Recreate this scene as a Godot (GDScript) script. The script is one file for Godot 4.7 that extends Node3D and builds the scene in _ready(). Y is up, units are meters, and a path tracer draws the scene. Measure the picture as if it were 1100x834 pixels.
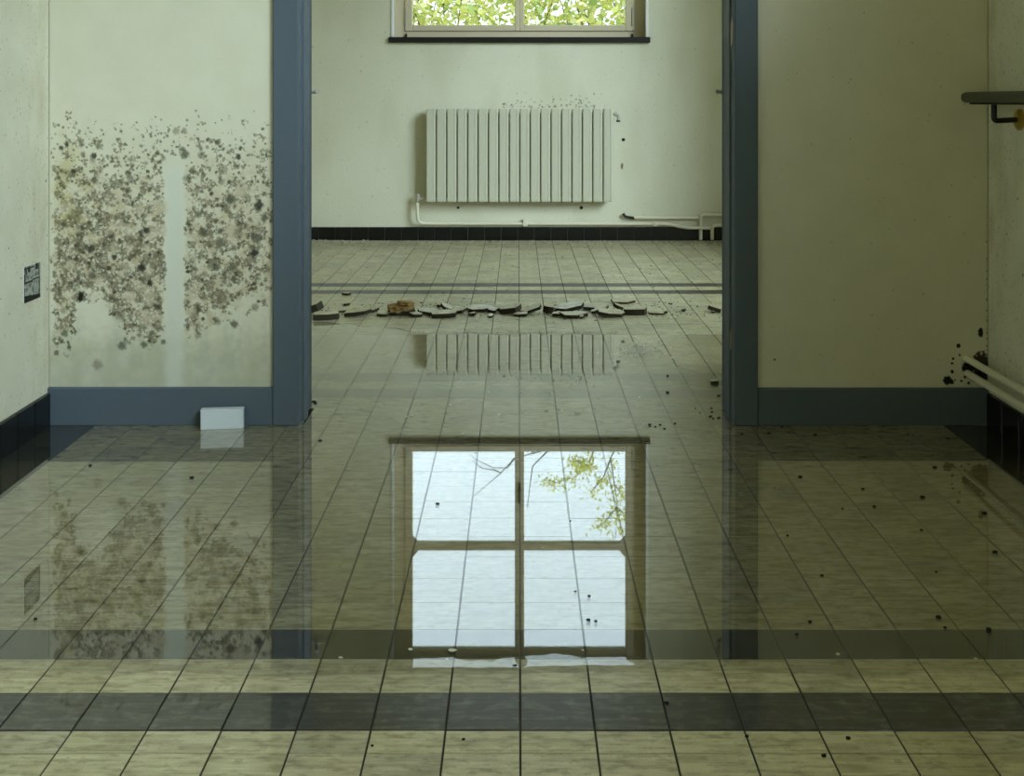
extends Node3D
# A flooded, abandoned two-room interior: near room with a mouldy partition, doorway, back room with radiator and window.
# Lens: focal length and principal point in pixels of the 1100 x 834 frame (shifted lens, level camera).
const F := 1269.0
const CX := 557.0
const CY := 108.0
const EYE := 1.0515
const CAM_Z := 3.846
const HALF := 1.53          # half width of the near room
const BACK := -5.054        # inner face of the window wall
const BL := -2.4            # left and right walls of the back room
const BR := 2.1
const CEIL := 4.2
const THICK := 0.2          # partition thickness
const TILE := 0.125
const FLOOR_Y := -0.0025    # tile tops; the water stands at 0
const PLASTER := Color(0.89, 0.875, 0.777)

var M := {}
var rng := RandomNumberGenerator.new()
var taken := {}

# ---------------------------------------------------------------- mesh builder
class MB:
	var v := PackedVector3Array()
	var n := PackedVector3Array()
	var uv := PackedVector2Array()
	var ix := PackedInt32Array()
	# points counter-clockwise as seen from outside
	func quad(a: Vector3, b: Vector3, c: Vector3, d: Vector3, uvs := []) -> void:
		var nn := (c - a).cross(d - b).normalized()
		var k := v.size()
		v.append_array([a, b, c, d])
		for i in 4:
			n.append(nn)
			uv.append(uvs[i] if uvs.size() == 4 else Vector2(0, 0))
		ix.append_array([k, k + 2, k + 1, k, k + 3, k + 2])
	func tri(a: Vector3, b: Vector3, c: Vector3) -> void:
		var nn := (b - a).cross(c - a).normalized()
		var k := v.size()
		v.append_array([a, b, c])
		for i in 3:
			n.append(nn)
			uv.append(Vector2.ZERO)
		ix.append_array([k, k + 2, k + 1])
	# chamfered box
	func box(lo: Vector3, hi: Vector3, c := 0.0, t := Transform3D()) -> void:
		var m := (lo + hi) * 0.5
		var h := (hi - lo) * 0.5
		c = minf(c, minf(h.x, minf(h.y, h.z)) * 0.9)
		var ax := [Vector3.RIGHT, Vector3.UP, Vector3.BACK]
		for k in 3:
			for s in [-1.0, 1.0]:
				var u: Vector3 = ax[(k + 1) % 3]
				var w: Vector3 = ax[(k + 2) % 3]
				var o: Vector3 = m + ax[k] * s * h[k]
				var hu: float = h[(k + 1) % 3] - c
				var hw: float = h[(k + 2) % 3] - c
				var p := [o - u * hu - w * hw, o + u * hu - w * hw, o + u * hu + w * hw, o - u * hu + w * hw]
				if s < 0:
					p.reverse()
				quad(t * p[0], t * p[1], t * p[2], t * p[3])
		if c <= 0.0:
			return
		for k in 3:
			var u: int = (k + 1) % 3
			var w: int = (k + 2) % 3
			for su in [-1.0, 1.0]:
				for sw in [-1.0, 1.0]:
					var a := m
					var b := m
					a[u] += su * h[u]; a[w] += sw * (h[w] - c)
					b[u] += su * (h[u] - c); b[w] += sw * h[w]
					var e: Vector3 = ax[k] * (h[k] - c)
					var p := [a - e, a + e, b + e, b - e]
					if su * sw > 0:
						p.reverse()
					quad(t * p[0], t * p[1], t * p[2], t * p[3])
		for sx in [-1.0, 1.0]:
			for sy in [-1.0, 1.0]:
				for sz in [-1.0, 1.0]:
					var a := t * (m + Vector3(sx * h.x, sy * (h.y - c), sz * (h.z - c)))
					var b := t * (m + Vector3(sx * (h.x - c), sy * h.y, sz * (h.z - c)))
					var d := t * (m + Vector3(sx * (h.x - c), sy * (h.y - c), sz * h.z))
					if sx * sy * sz > 0:
						tri(a, b, d)
					else:
						tri(a, d, b)
	# tile: chamfered on top only, centred in x and z, top at y = 0
	func tile(sx: float, sz: float, th: float, c: float, at := Vector3.ZERO) -> void:
		var x := sx * 0.5
		var z := sz * 0.5
		var top := [Vector3(-x + c, 0, z - c), Vector3(x - c, 0, z - c), Vector3(x - c, 0, -z + c), Vector3(-x + c, 0, -z + c)]
		var mid := [Vector3(-x, -c, z), Vector3(x, -c, z), Vector3(x, -c, -z), Vector3(-x, -c, -z)]
		quad(at + top[0], at + top[1], at + top[2], at + top[3])
		for i in 4:
			var j := (i + 1) % 4
			quad(at + mid[i], at + mid[j], at + top[j], at + top[i])
			var dn := Vector3(0, -th + c, 0)
			quad(at + mid[i] + dn, at + mid[j] + dn, at + mid[j], at + mid[i])
	# extruded polygon (x, y) counter-clockwise, from z0 to z1
	func prism(poly: Array, z0: float, z1: float, t := Transform3D()) -> void:
		var p2 := PackedVector2Array(poly)
		if not Geometry2D.is_polygon_clockwise(p2):
			pass
		else:
			p2.reverse()
		var tr := Geometry2D.triangulate_polygon(p2)
		for i in range(0, tr.size(), 3):
			var a := p2[tr[i]]
			var b := p2[tr[i + 1]]
			var c := p2[tr[i + 2]]
			if (b - a).cross(c - a) < 0:
				var q := b
				b = c
				c = q
			tri(t * Vector3(a.x, a.y, z1), t * Vector3(b.x, b.y, z1), t * Vector3(c.x, c.y, z1))
			tri(t * Vector3(a.x, a.y, z0), t * Vector3(c.x, c.y, z0), t * Vector3(b.x, b.y, z0))
		for i in p2.size():
			var a := p2[i]
			var b := p2[(i + 1) % p2.size()]
			quad(t * Vector3(a.x, a.y, z0), t * Vector3(b.x, b.y, z0), t * Vector3(b.x, b.y, z1), t * Vector3(a.x, a.y, z1))
	# round tube along points, smooth
	func tube(pts: Array, r, sides := 12, caps := true) -> void:
		var rings := pts.size()
		var k0 := v.size()
		var side := Vector3.ZERO
		for i in rings:
			var p: Vector3 = pts[i]
			var d: Vector3 = (pts[mini(i + 1, rings - 1)] - pts[maxi(i - 1, 0)]).normalized()
			if side == Vector3.ZERO:
				side = d.cross(Vector3.UP if absf(d.y) < 0.9 else Vector3.RIGHT).normalized()
			side = (side - d * side.dot(d)).normalized()
			var up := d.cross(side)
			var rr: float = r[i] if r is Array else r
			for s in sides + 1:
				var a := TAU * s / sides
				var o := side * cos(a) + up * sin(a)
				v.append(p + o * rr)
				n.append(o)
				uv.append(Vector2(float(s) / sides, float(i)))
		for i in rings - 1:
			for s in sides:
				var a := k0 + i * (sides + 1) + s
				var b := a + sides + 1
				ix.append_array([a, b, a + 1, a + 1, b, b + 1])
		if caps:
			for e in 2:
				var i := 0 if e == 0 else rings - 1
				var c: Vector3 = pts[i]
				for s in sides:
					var a := v[k0 + i * (sides + 1) + s]
					var b := v[k0 + i * (sides + 1) + s + 1]
					if e == 0:
						tri(c, b, a)
					else:
						tri(c, a, b)
	func mesh(into: ArrayMesh = null) -> ArrayMesh:
		var a := []
		a.resize(Mesh.ARRAY_MAX)
		a[Mesh.ARRAY_VERTEX] = v
		a[Mesh.ARRAY_NORMAL] = n
		a[Mesh.ARRAY_TEX_UV] = uv
		a[Mesh.ARRAY_INDEX] = ix
		var m := ArrayMesh.new() if into == null else into
		m.add_surface_from_arrays(Mesh.PRIMITIVE_TRIANGLES, a)
		return m

# ---------------------------------------------------------------- object helpers
func numbered(called: String) -> String:
	var k: int = taken.get(called, 0)
	taken[called] = k + 1
	return called if k == 0 else "%s_%03d" % [called, k]

func tag(o: Node, label := "", category := "", group := "", kind := "") -> void:
	if label: o.set_meta("label", label)
	if category: o.set_meta("category", category)
	if group: o.set_meta("group", group)
	if kind: o.set_meta("kind", kind)

func mi(called: String, mesh: Mesh, mat: Material, parent: Node = null, at := Vector3.ZERO) -> MeshInstance3D:
	var o := MeshInstance3D.new()
	o.mesh = mesh
	o.material_override = mat
	if parent == null:
		o.name = numbered(called)
		add_child(o)
	else:
		o.name = called
		parent.add_child(o, true)
	o.position = at
	return o

func part(called: String, mb: MB, mat: Material, parent: Node) -> MeshInstance3D:
	return mi(called, mb.mesh(), mat, parent)

func thing(called: String, label := "", category := "", group := "", at := Vector3.ZERO) -> Node3D:
	var o := Node3D.new()
	o.name = numbered(called)
	add_child(o)
	o.position = at
	tag(o, label, category, group)
	return o

func structure(called: String, label: String, category: String) -> Node3D:
	var o := thing(called, label, category)
	o.set_meta("kind", "structure")
	return o

func struct_mesh(called: String, label: String, category: String, mb: MB, mat: Material) -> MeshInstance3D:
	var o := mi(called, mb.mesh(), mat)
	tag(o, label, category, "", "structure")
	return o

# pixel of the photograph -> point on a horizontal plane / on a plane facing the camera
func on_floor(px: float, py: float, y := 0.0) -> Vector3:
	var d := F * (EYE - y) / (py - CY)
	return Vector3((px - CX) / F * d, y, CAM_Z - d)

func on_plane(px: float, py: float, z: float) -> Vector3:
	var d := CAM_Z - z
	return Vector3((px - CX) / F * d, EYE - (py - CY) / F * d, z)

# ---------------------------------------------------------------- materials
func mat(c: Color, rough: float, spec := 0.5) -> StandardMaterial3D:
	var m := StandardMaterial3D.new()
	m.albedo_color = c
	m.roughness = rough
	m.metallic_specular = spec
	return m

func noise(freq: float, sd: int, octaves := 4, cell := false) -> FastNoiseLite:
	var f := FastNoiseLite.new()
	f.seed = sd
	f.frequency = freq
	f.noise_type = FastNoiseLite.TYPE_CELLULAR if cell else FastNoiseLite.TYPE_SIMPLEX_SMOOTH
	f.fractal_octaves = octaves
	return f

func noise_tex(freq: float, sd: int, octaves := 4, size := 512, ramp: Gradient = null) -> NoiseTexture2D:
	var t := NoiseTexture2D.new()
	t.width = size
	t.height = size
	t.seamless = true
	t.noise = noise(freq, sd, octaves)
	t.generate_mipmaps = false
	if ramp:
		t.color_ramp = ramp
	return t

func grad(stops: Array) -> Gradient:
	var g := Gradient.new()
	g.offsets = PackedFloat32Array(stops.map(func(s): return s[0]))
	g.colors = PackedColorArray(stops.map(func(s): return s[1]))
	return g

func triplanar(m: StandardMaterial3D, scale: Vector3, world := true, offset := Vector3.ZERO) -> StandardMaterial3D:
	m.uv1_triplanar = true
	m.uv1_world_triplanar = world
	m.uv1_triplanar_sharpness = 8.0
	m.uv1_scale = scale
	m.uv1_offset = offset
	return m

func damp(m: StandardMaterial3D, on: bool) -> void:
	m.clearcoat_enabled = on
	m.clearcoat = 0.8
	m.clearcoat_roughness = 0.02

# a picture of what a tile is made of: streaks along u, blotches, pits
func tile_image(sd: int, lo: Color, mid: Color, hi: Color, dirt: Color, dirt_most: float) -> ImageTexture:
	var w := 512
	var im := Image.create(w, w, false, Image.FORMAT_RGB8)
	var a := noise(0.012, sd, 4)
	var b := noise(0.010, sd + 1, 5)
	var c := noise(0.16, sd + 2, 2)
	for y in w:
		for x in w:
			# seamless by folding
			var fx := absf(x - 256.0)
			var fy := absf(y - 256.0)
			var s := a.get_noise_2d(fx * 0.55, fy * 4.5) * 0.6 + b.get_noise_2d(fx * 1.4, fy * 1.8) * 0.55
			var t := clampf(0.5 + s * 0.95, 0.0, 1.0)
			var col := lo.lerp(mid, t * 2.0) if t < 0.5 else mid.lerp(hi, t * 2.0 - 1.0)
			var dd := clampf((b.get_noise_2d(fx * 2.3 + 900.0, fy * 2.9) - 0.12) * 2.6, 0.0, 1.0) * dirt_most
			col = col.lerp(dirt, dd)
			var g := c.get_noise_2d(fx * 1.5, fy * 1.5)
			col = col.lightened(0.05 * g) if g > 0 else col.darkened(-0.12 * g)
			im.set_pixel(x, y, col)
	return ImageTexture.create_from_image(im)

# ---------------------------------------------------------------- painted wall finishes (mould, stains, chips)
class Wall:
	var im: Image
	var w: int
	var h: int
	var o: Vector2      # photo pixel of the picture's upper left corner
	var k: float        # texels per photo pixel
	func at(p: Vector2) -> Vector2:
		return (p - o) * k
	func blend(x: int, y: int, c: Color, a: float) -> void:
		if x >= 0 and y >= 0 and x < w and y < h and a > 0.003:
			im.set_pixel(x, y, im.get_pixel(x, y).lerp(c, minf(a, 1.0)))
	func spot(p: Vector2, r: float, c: Color, a: float, nz: FastNoiseLite, soft := 0.35, sx := 1.0, sy := 1.0) -> void:
		var q := at(p)
		var rr := r * k
		var e := int(ceil(rr * maxf(sx, sy) * 1.5)) + 1
		for j in range(-e, e + 1):
			for i in range(-e, e + 1):
				var d := Vector2(i / sx, j / sy).length() / maxf(rr, 0.01)
				d += nz.get_noise_2d(q.x + i, q.y + j) * 0.38
				blend(int(q.x) + i, int(q.y) + j, c, a * (1.0 - smoothstep(1.0 - soft, 1.0 + soft, d)))

func new_wall(o: Vector2, size_px: Vector2, k: float, sd: int, grain := 0.018) -> Wall:
	var W := Wall.new()
	W.o = o
	W.k = k
	W.w = int(size_px.x * k)
	W.h = int(size_px.y * k)
	W.im = Image.create(W.w, W.h, false, Image.FORMAT_RGB8)
	var a := noise(0.008, sd, 4)
	var b := noise(0.25, sd + 1, 2)
	for y in W.h:
		for x in W.w:
			var g := a.get_noise_2d(x, y) * grain + b.get_noise_2d(x, y) * grain * 0.8
			W.im.set_pixel(x, y, Color(PLASTER.r + g, PLASTER.g + g, PLASTER.b + g * 1.2))
	return W

func wall_mat(W: Wall, rough := 0.85) -> StandardMaterial3D:
	var m := mat(Color.WHITE, rough, 0.35)
	m.albedo_texture = ImageTexture.create_from_image(W.im)
	m.texture_repeat = false
	return m

var warp_a := noise(0.055, 301, 3)
var warp_b := noise(0.055, 302, 3)

func mould_density(px: float, py: float) -> float:
	# ragged outlines: the place looked up is shifted by noise
	var wx := warp_a.get_noise_2d(px, py)
	var wy := warp_b.get_noise_2d(px, py)
	var x := px + wx * 9.0
	var y := py + wy * 26.0
	var sx := px + wx * 3.5
	# the clean strip between the two patches
	var strip := smoothstep(172.5, 177.5, sx) * (1.0 - smoothstep(196.5, 201.0, sx)) * smoothstep(156.0, 172.0, y)
	var top := smoothstep(122.0, 205.0, y + 14.0 * exp(-pow((x - 74.0) / 14.0, 2.0)))
	var bottom := 345.0
	if x < 176.0:
		bottom = 366.0 - 44.0 * smoothstep(72.0, 86.0, x) * (1.0 - smoothstep(108.0, 138.0, x))
		if x < 80.0:
			bottom += 12.0
	elif x < 214.0:
		bottom = 356.0
	else:
		bottom = lerpf(350.0, 326.0, smoothstep(214.0, 285.0, x))
	var d := top * (1.0 - smoothstep(bottom - 18.0, bottom + 4.0, y))
	d *= 0.34 + 0.66 * smoothstep(165.0, 250.0, y) * (1.0 if x < 176.0 else 0.74)
	d *= smoothstep(53.0, 62.0, sx) * (1.0 - smoothstep(285.0, 293.0, x) * 0.6)
	return d * (1.0 - strip)

func paint_mould() -> Wall:
	var W := new_wall(Vector2(52, -34), Vector2(243, 490), 2.1, 11)
	var nz := noise(0.11, 21, 2)
	var big := noise(0.03, 22, 3)
	var pale := Color(0.855, 0.875, 0.82)
	# water stains behind the mould: yellow green and brown washes with ragged outlines
	for y in W.h:
		for x in W.w:
			var px := W.o.x + x / W.k
			var py := W.o.y + y / W.k
			var d := mould_density(px, py)
			var g := big.get_noise_2d(x * 0.7, y * 0.7) * 0.5 + 0.5
			W.blend(x, y, Color(0.74, 0.68, 0.53), d * (0.2 + 0.6 * smoothstep(0.3, 0.75, g)))
			var yl := exp(-pow((px - 74.0) / 17.0, 2.0) - pow((py - 205.0) / 48.0, 2.0))
			W.blend(x, y, Color(0.70, 0.66, 0.36), 0.4 * yl * smoothstep(0.2, 0.7, g))
			# yellowish smudges, growing in below the patches
			var low := smoothstep(345.0, 385.0, py) * smoothstep(0.25, 0.85, big.get_noise_2d(x * 0.45, y * 0.2 + 300.0) * 0.5 + 0.5)
			W.blend(x, y, Color(0.74, 0.725, 0.55), 0.5 * low)
			# painted shade: the light's fade toward the panel's foot, as a ragged grey wash
			var foot_shade := smoothstep(0.0, 62.0, py - 330.0 + 30.0 * warp_b.get_noise_2d(px * 0.6, 40.0) + 14.0 * warp_a.get_noise_2d(px * 2.0, py * 2.0))
			W.blend(x, y, Color(0.70, 0.71, 0.62), (0.3 + 0.5 * g) * foot_shade)
			var strip := smoothstep(171.0, 183.0, px) * (1.0 - smoothstep(190.0, 203.0, px)) * smoothstep(165.0, 200.0, py + 8.0 * g)
			W.blend(x, y, pale, 0.6 * strip)
	# the felt of the growth itself: fine mottling at three sizes, ragged
	var f1 := noise(0.16, 201, 2)
	var f2 := noise(0.075, 202, 3)
	var f3 := noise(0.026, 203, 3)
	for y in range(int((105.0 - W.o.y) * W.k), int((390.0 - W.o.y) * W.k)):
		for x in W.w:
			var px := W.o.x + x / W.k
			var py := W.o.y + y / W.k
			var d := mould_density(px, py)
			if d < 0.02:
				continue
			var g := f1.get_noise_2d(x, y) * 0.34 + f2.get_noise_2d(x, y) * 0.6 + f3.get_noise_2d(x, y) * 0.95
			var a := smoothstep(0.62 - d * 0.62, 1.02 - d * 0.62, g + 0.28)
			var tone := clampf(f2.get_noise_2d(x + 700.0, y) + 0.5, 0.0, 1.0)
			W.blend(x, y, Color(0.38, 0.365, 0.28).lerp(Color(0.55, 0.51, 0.40), tone), a * 0.66)
	# countless colonies
	rng.seed = 77
	for i in 6500:
		var p := Vector2(rng.randf_range(53, 293), rng.randf_range(112, 384))
		var d := mould_density(p.x, p.y)
		var cl := f3.get_noise_2d((p.x - W.o.x) * W.k, (p.y - W.o.y) * W.k) * 0.5 + 0.5
		if rng.randf() > d * smoothstep(0.25, 0.7, cl) * 1.1:
			continue
		var r: float = absf(rng.randfn(0.0, 0.7)) + 0.4
		var c := Color(0.22, 0.23, 0.18).lerp(Color(0.45, 0.43, 0.33), rng.randf())
		if p.x < 105.0 and p.y < 245.0 and rng.randf() < 0.5:
			c = Color(0.45, 0.43, 0.22)
		W.spot(p, r, c, rng.randf_range(0.25, 0.8), nz, 0.5)
	for i in 420:
		var p := Vector2(rng.randf_range(55, 292), rng.randf_range(135, 372))
		if rng.randf() < mould_density(p.x, p.y) * 0.8 + 0.02:
			W.spot(p, rng.randf_range(1.3, 3.4), Color(0.24, 0.245, 0.19).lerp(Color(0.42, 0.40, 0.31), rng.randf()), rng.randf_range(0.3, 0.65), nz, 0.55)
	for i in 34:
		var p := Vector2(rng.randf_range(62, 288), rng.randf_range(195, 345))
		if mould_density(p.x, p.y) > 0.3:
			W.spot(p, rng.randf_range(3.5, 8.0), Color(0.80, 0.76, 0.64), rng.randf_range(0.55, 0.9), nz, 0.5)
	# small pale crystals between them
	for i in 2200:
		var p := Vector2(rng.randf_range(58, 292), rng.randf_range(190, 372))
		if rng.randf() < mould_density(p.x, p.y) * 0.9:
			W.spot(p, rng.randf_range(0.6, 1.6), Color(0.87, 0.855, 0.775), rng.randf_range(0.4, 0.9), nz, 0.35)
	# sparse specks above
	for i in 420:
		var p := Vector2(rng.randf_range(55, 292), rng.randf_range(118, 200))
		if rng.randf() < smoothstep(112.0, 175.0, p.y) and not (p.x > 174.0 and p.x < 200.0 and p.y > 168.0):
			W.spot(p, rng.randf_range(0.5, 1.6), Color(0.30, 0.31, 0.24), rng.randf_range(0.3, 0.7), nz)
	var dark := Color(0.16, 0.17, 0.14)
	var grey := Color(0.36, 0.36, 0.29)
	var brown := Color(0.45, 0.42, 0.32)
	for s in [[65, 159, 2.6, dark], [71, 155, 2.6, dark], [100, 167, 3.4, dark], [78, 184, 2.6, dark], [101, 194, 4.0, grey], [137, 186, 3.4, grey], [198, 166, 5.2, grey], [256, 168, 3.0, dark], [241, 182, 4.6, brown], [212, 204, 4.0, brown], [248, 214, 6.0, grey], [227, 208, 2.6, dark], [278, 221, 5.2, dark], [284, 234, 4.2, grey], [212, 230, 4.0, grey], [157, 247, 3.6, dark], [97, 267, 4.2, dark], [236, 261, 6.0, grey], [219, 250, 5.0, grey], [256, 251, 6.0, brown], [277, 255, 5.2, grey], [189, 141, 4.2, brown], [152, 288, 4.4, Color(0.1, 0.1, 0.08)], [161, 304, 3.4, Color(0.1, 0.1, 0.08)], [122, 314, 2.6, dark], [116, 288, 3.0, dark], [99, 296, 5.2, grey], [122, 276, 3.2, dark], [273, 272, 4.6, dark], [250, 287, 5.2, grey], [232, 287, 4.2, grey], [239, 321, 7.0, brown], [252, 348, 4.4, grey], [233, 346, 4.4, brown], [154, 370, 4.0, grey], [131, 371, 5.0, grey], [175, 367, 3.0, grey], [212, 360, 4.2, brown], [209, 339, 5.0, brown], [60, 379, 3.0, grey], [69, 358, 4.2, grey], [104, 392, 6.0, brown], [274, 330, 4.2, brown], [162, 358, 3.2, grey], [128, 338, 7.2, brown], [164, 285, 5.0, brown], [145, 262, 6.0, brown], [118, 252, 5.0, brown], [84, 250, 5.0, brown]]:
		W.spot(Vector2(s[0], s[1]), s[2] * 0.85, s[3], 0.72 if s[3] != brown else 0.45, nz, 0.5)
	W.spot(Vector2(86, 319), 2.6, Color(0.1, 0.1, 0.08), 0.9, nz, 0.3, 1.0, 1.9)
	return W

func paint_right_panel() -> Wall:
	var W := new_wall(Vector2(812, -34), Vector2(252, 490), 2.0, 31)
	var nz := noise(0.12, 41, 3)
	rng.seed = 5
	for i in 120:
		W.spot(Vector2(rng.randf_range(815, 1060), rng.randf_range(0, 414)), rng.randf_range(0.3, 0.8), Color(0.35, 0.32, 0.22), rng.randf_range(0.1, 0.5), nz)
	W.spot(Vector2(832, 386), 1.0, Color(0.2, 0.18, 0.12), 0.8, nz)
	var bk := Color(0.09, 0.085, 0.07)
	for s in [[1032, 371, 2.2, 1.0], [1033, 381, 1.0, 1.0], [1026, 385, 1.3, 1.0], [1025, 390, 1.2, 1.0], [1025, 399, 1.6, 1.3], [1020, 408, 4.4, 1.0], [1024, 410, 3.0, 0.8], [1056, 357, 2.6, 2.0], [1039, 405, 1.2, 1.0], [1035, 409, 1.2, 1.0], [1043, 411, 1.4, 1.0], [1028, 408, 1.0, 1.0]]:
		W.spot(Vector2(s[0], s[1]), s[2], bk, 0.95, nz, 0.25, 1.0, s[3])
	# knocked-out plaster round the pipes: rubble brown, ragged edge
	W.spot(Vector2(1056, 392), 9.0, Color(0.24, 0.21, 0.16), 0.95, nz, 0.12, 1.1, 1.5)
	W.spot(Vector2(1043, 395), 6.0, bk, 0.9, nz, 0.15, 1.2, 1.0)
	W.spot(Vector2(1055, 404), 7.0, bk, 0.9, nz, 0.15, 1.3, 1.0)
	for i in 50:
		W.spot(Vector2(1062.5, rng.randf_range(220, 400)), rng.randf_range(0.3, 0.8), Color(0.22, 0.2, 0.15), rng.randf_range(0.2, 0.8), nz)
	return W

# side walls: u runs along the wall from the partition towards the camera (1 px = 1/330 m)
func paint_side(sd: int, warm: float) -> Wall:
	var W := new_wall(Vector2(0, 0), Vector2(260, 500), 2.0, sd, 0.03)
	var nz := noise(0.15, sd + 3, 3)
	rng.seed = sd
	for i in 1100:
		var p := Vector2(absf(rng.randfn(0.0, 60.0)), rng.randf_range(0, 500))
		W.spot(p, rng.randf_range(0.25, 0.9), Color(0.46, 0.42, 0.32), rng.randf_range(0.05, 0.38) * warm, nz, 0.6, 1.0, rng.randf_range(0.8, 2.0))
	for i in 60:
		W.spot(Vector2(absf(rng.randfn(20.0, 22.0)), rng.randf_range(0, 480)), rng.randf_range(3.0, 9.0), Color(0.78, 0.74, 0.62), rng.randf_range(0.05, 0.22) * warm, nz, 0.7, 1.0, 2.5)
	for i in 9:
		W.spot(Vector2(rng.randf_range(0.0, 130.0), rng.randf_range(150, 460)), rng.randf_range(0.5, 1.3), Color(0.15, 0.15, 0.12), 0.7, nz)
	return W

# window wall: u in units of 7 mm
func paint_back() -> Wall:
	var W := new_wall(Vector2(186, -320), Vector2(742, 580), 1.4, 61, 0.02)
	var nz := noise(0.1, 63, 3)
	var big := noise(0.012, 64, 3)
	rng.seed = 9
	for i in 90:
		W.spot(Vector2(rng.randf_range(540, 640), 116.0 - absf(rng.randfn(0.0, 5.0))), rng.randf_range(0.4, 1.0), Color(0.3, 0.29, 0.2), rng.randf_range(0.2, 0.7), nz)
	for i in 320:
		W.spot(Vector2(rng.randf_range(330, 780), rng.randf_range(0, 240)), rng.randf_range(0.3, 0.9), Color(0.55, 0.52, 0.4), rng.randf_range(0.1, 0.4), nz)
	# faint damp washes, ragged, below the sill
	for y in W.h:
		for x in W.w:
			var g := big.get_noise_2d(x, y * 0.35)
			W.blend(x, y, Color(0.69, 0.67, 0.5), clampf(g * 0.22, 0.0, 0.12))
	# trace of a pipe that was taken away, and its two holes
	for i in 0:
		W.spot(Vector2(667.3 + rng.randf_range(-0.6, 0.6), rng.randf_range(134, 228)), rng.randf_range(0.4, 0.9), Color(0.62, 0.58, 0.44), 0.5, nz)
	W.spot(Vector2(669, 150), 1.7, Color(0.05, 0.05, 0.04), 1.0, nz, 0.2)
	W.spot(Vector2(667.5, 178), 1.4, Color(0.38, 0.28, 0.16), 0.8, nz, 0.3, 0.8, 2.4)
	W.spot(Vector2(492, 223), 1.4, Color(0.05, 0.05, 0.04), 1.0, nz, 0.2)
	W.spot(Vector2(624, 223), 1.4, Color(0.05, 0.05, 0.04), 1.0, nz, 0.2)
	return W

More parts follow.
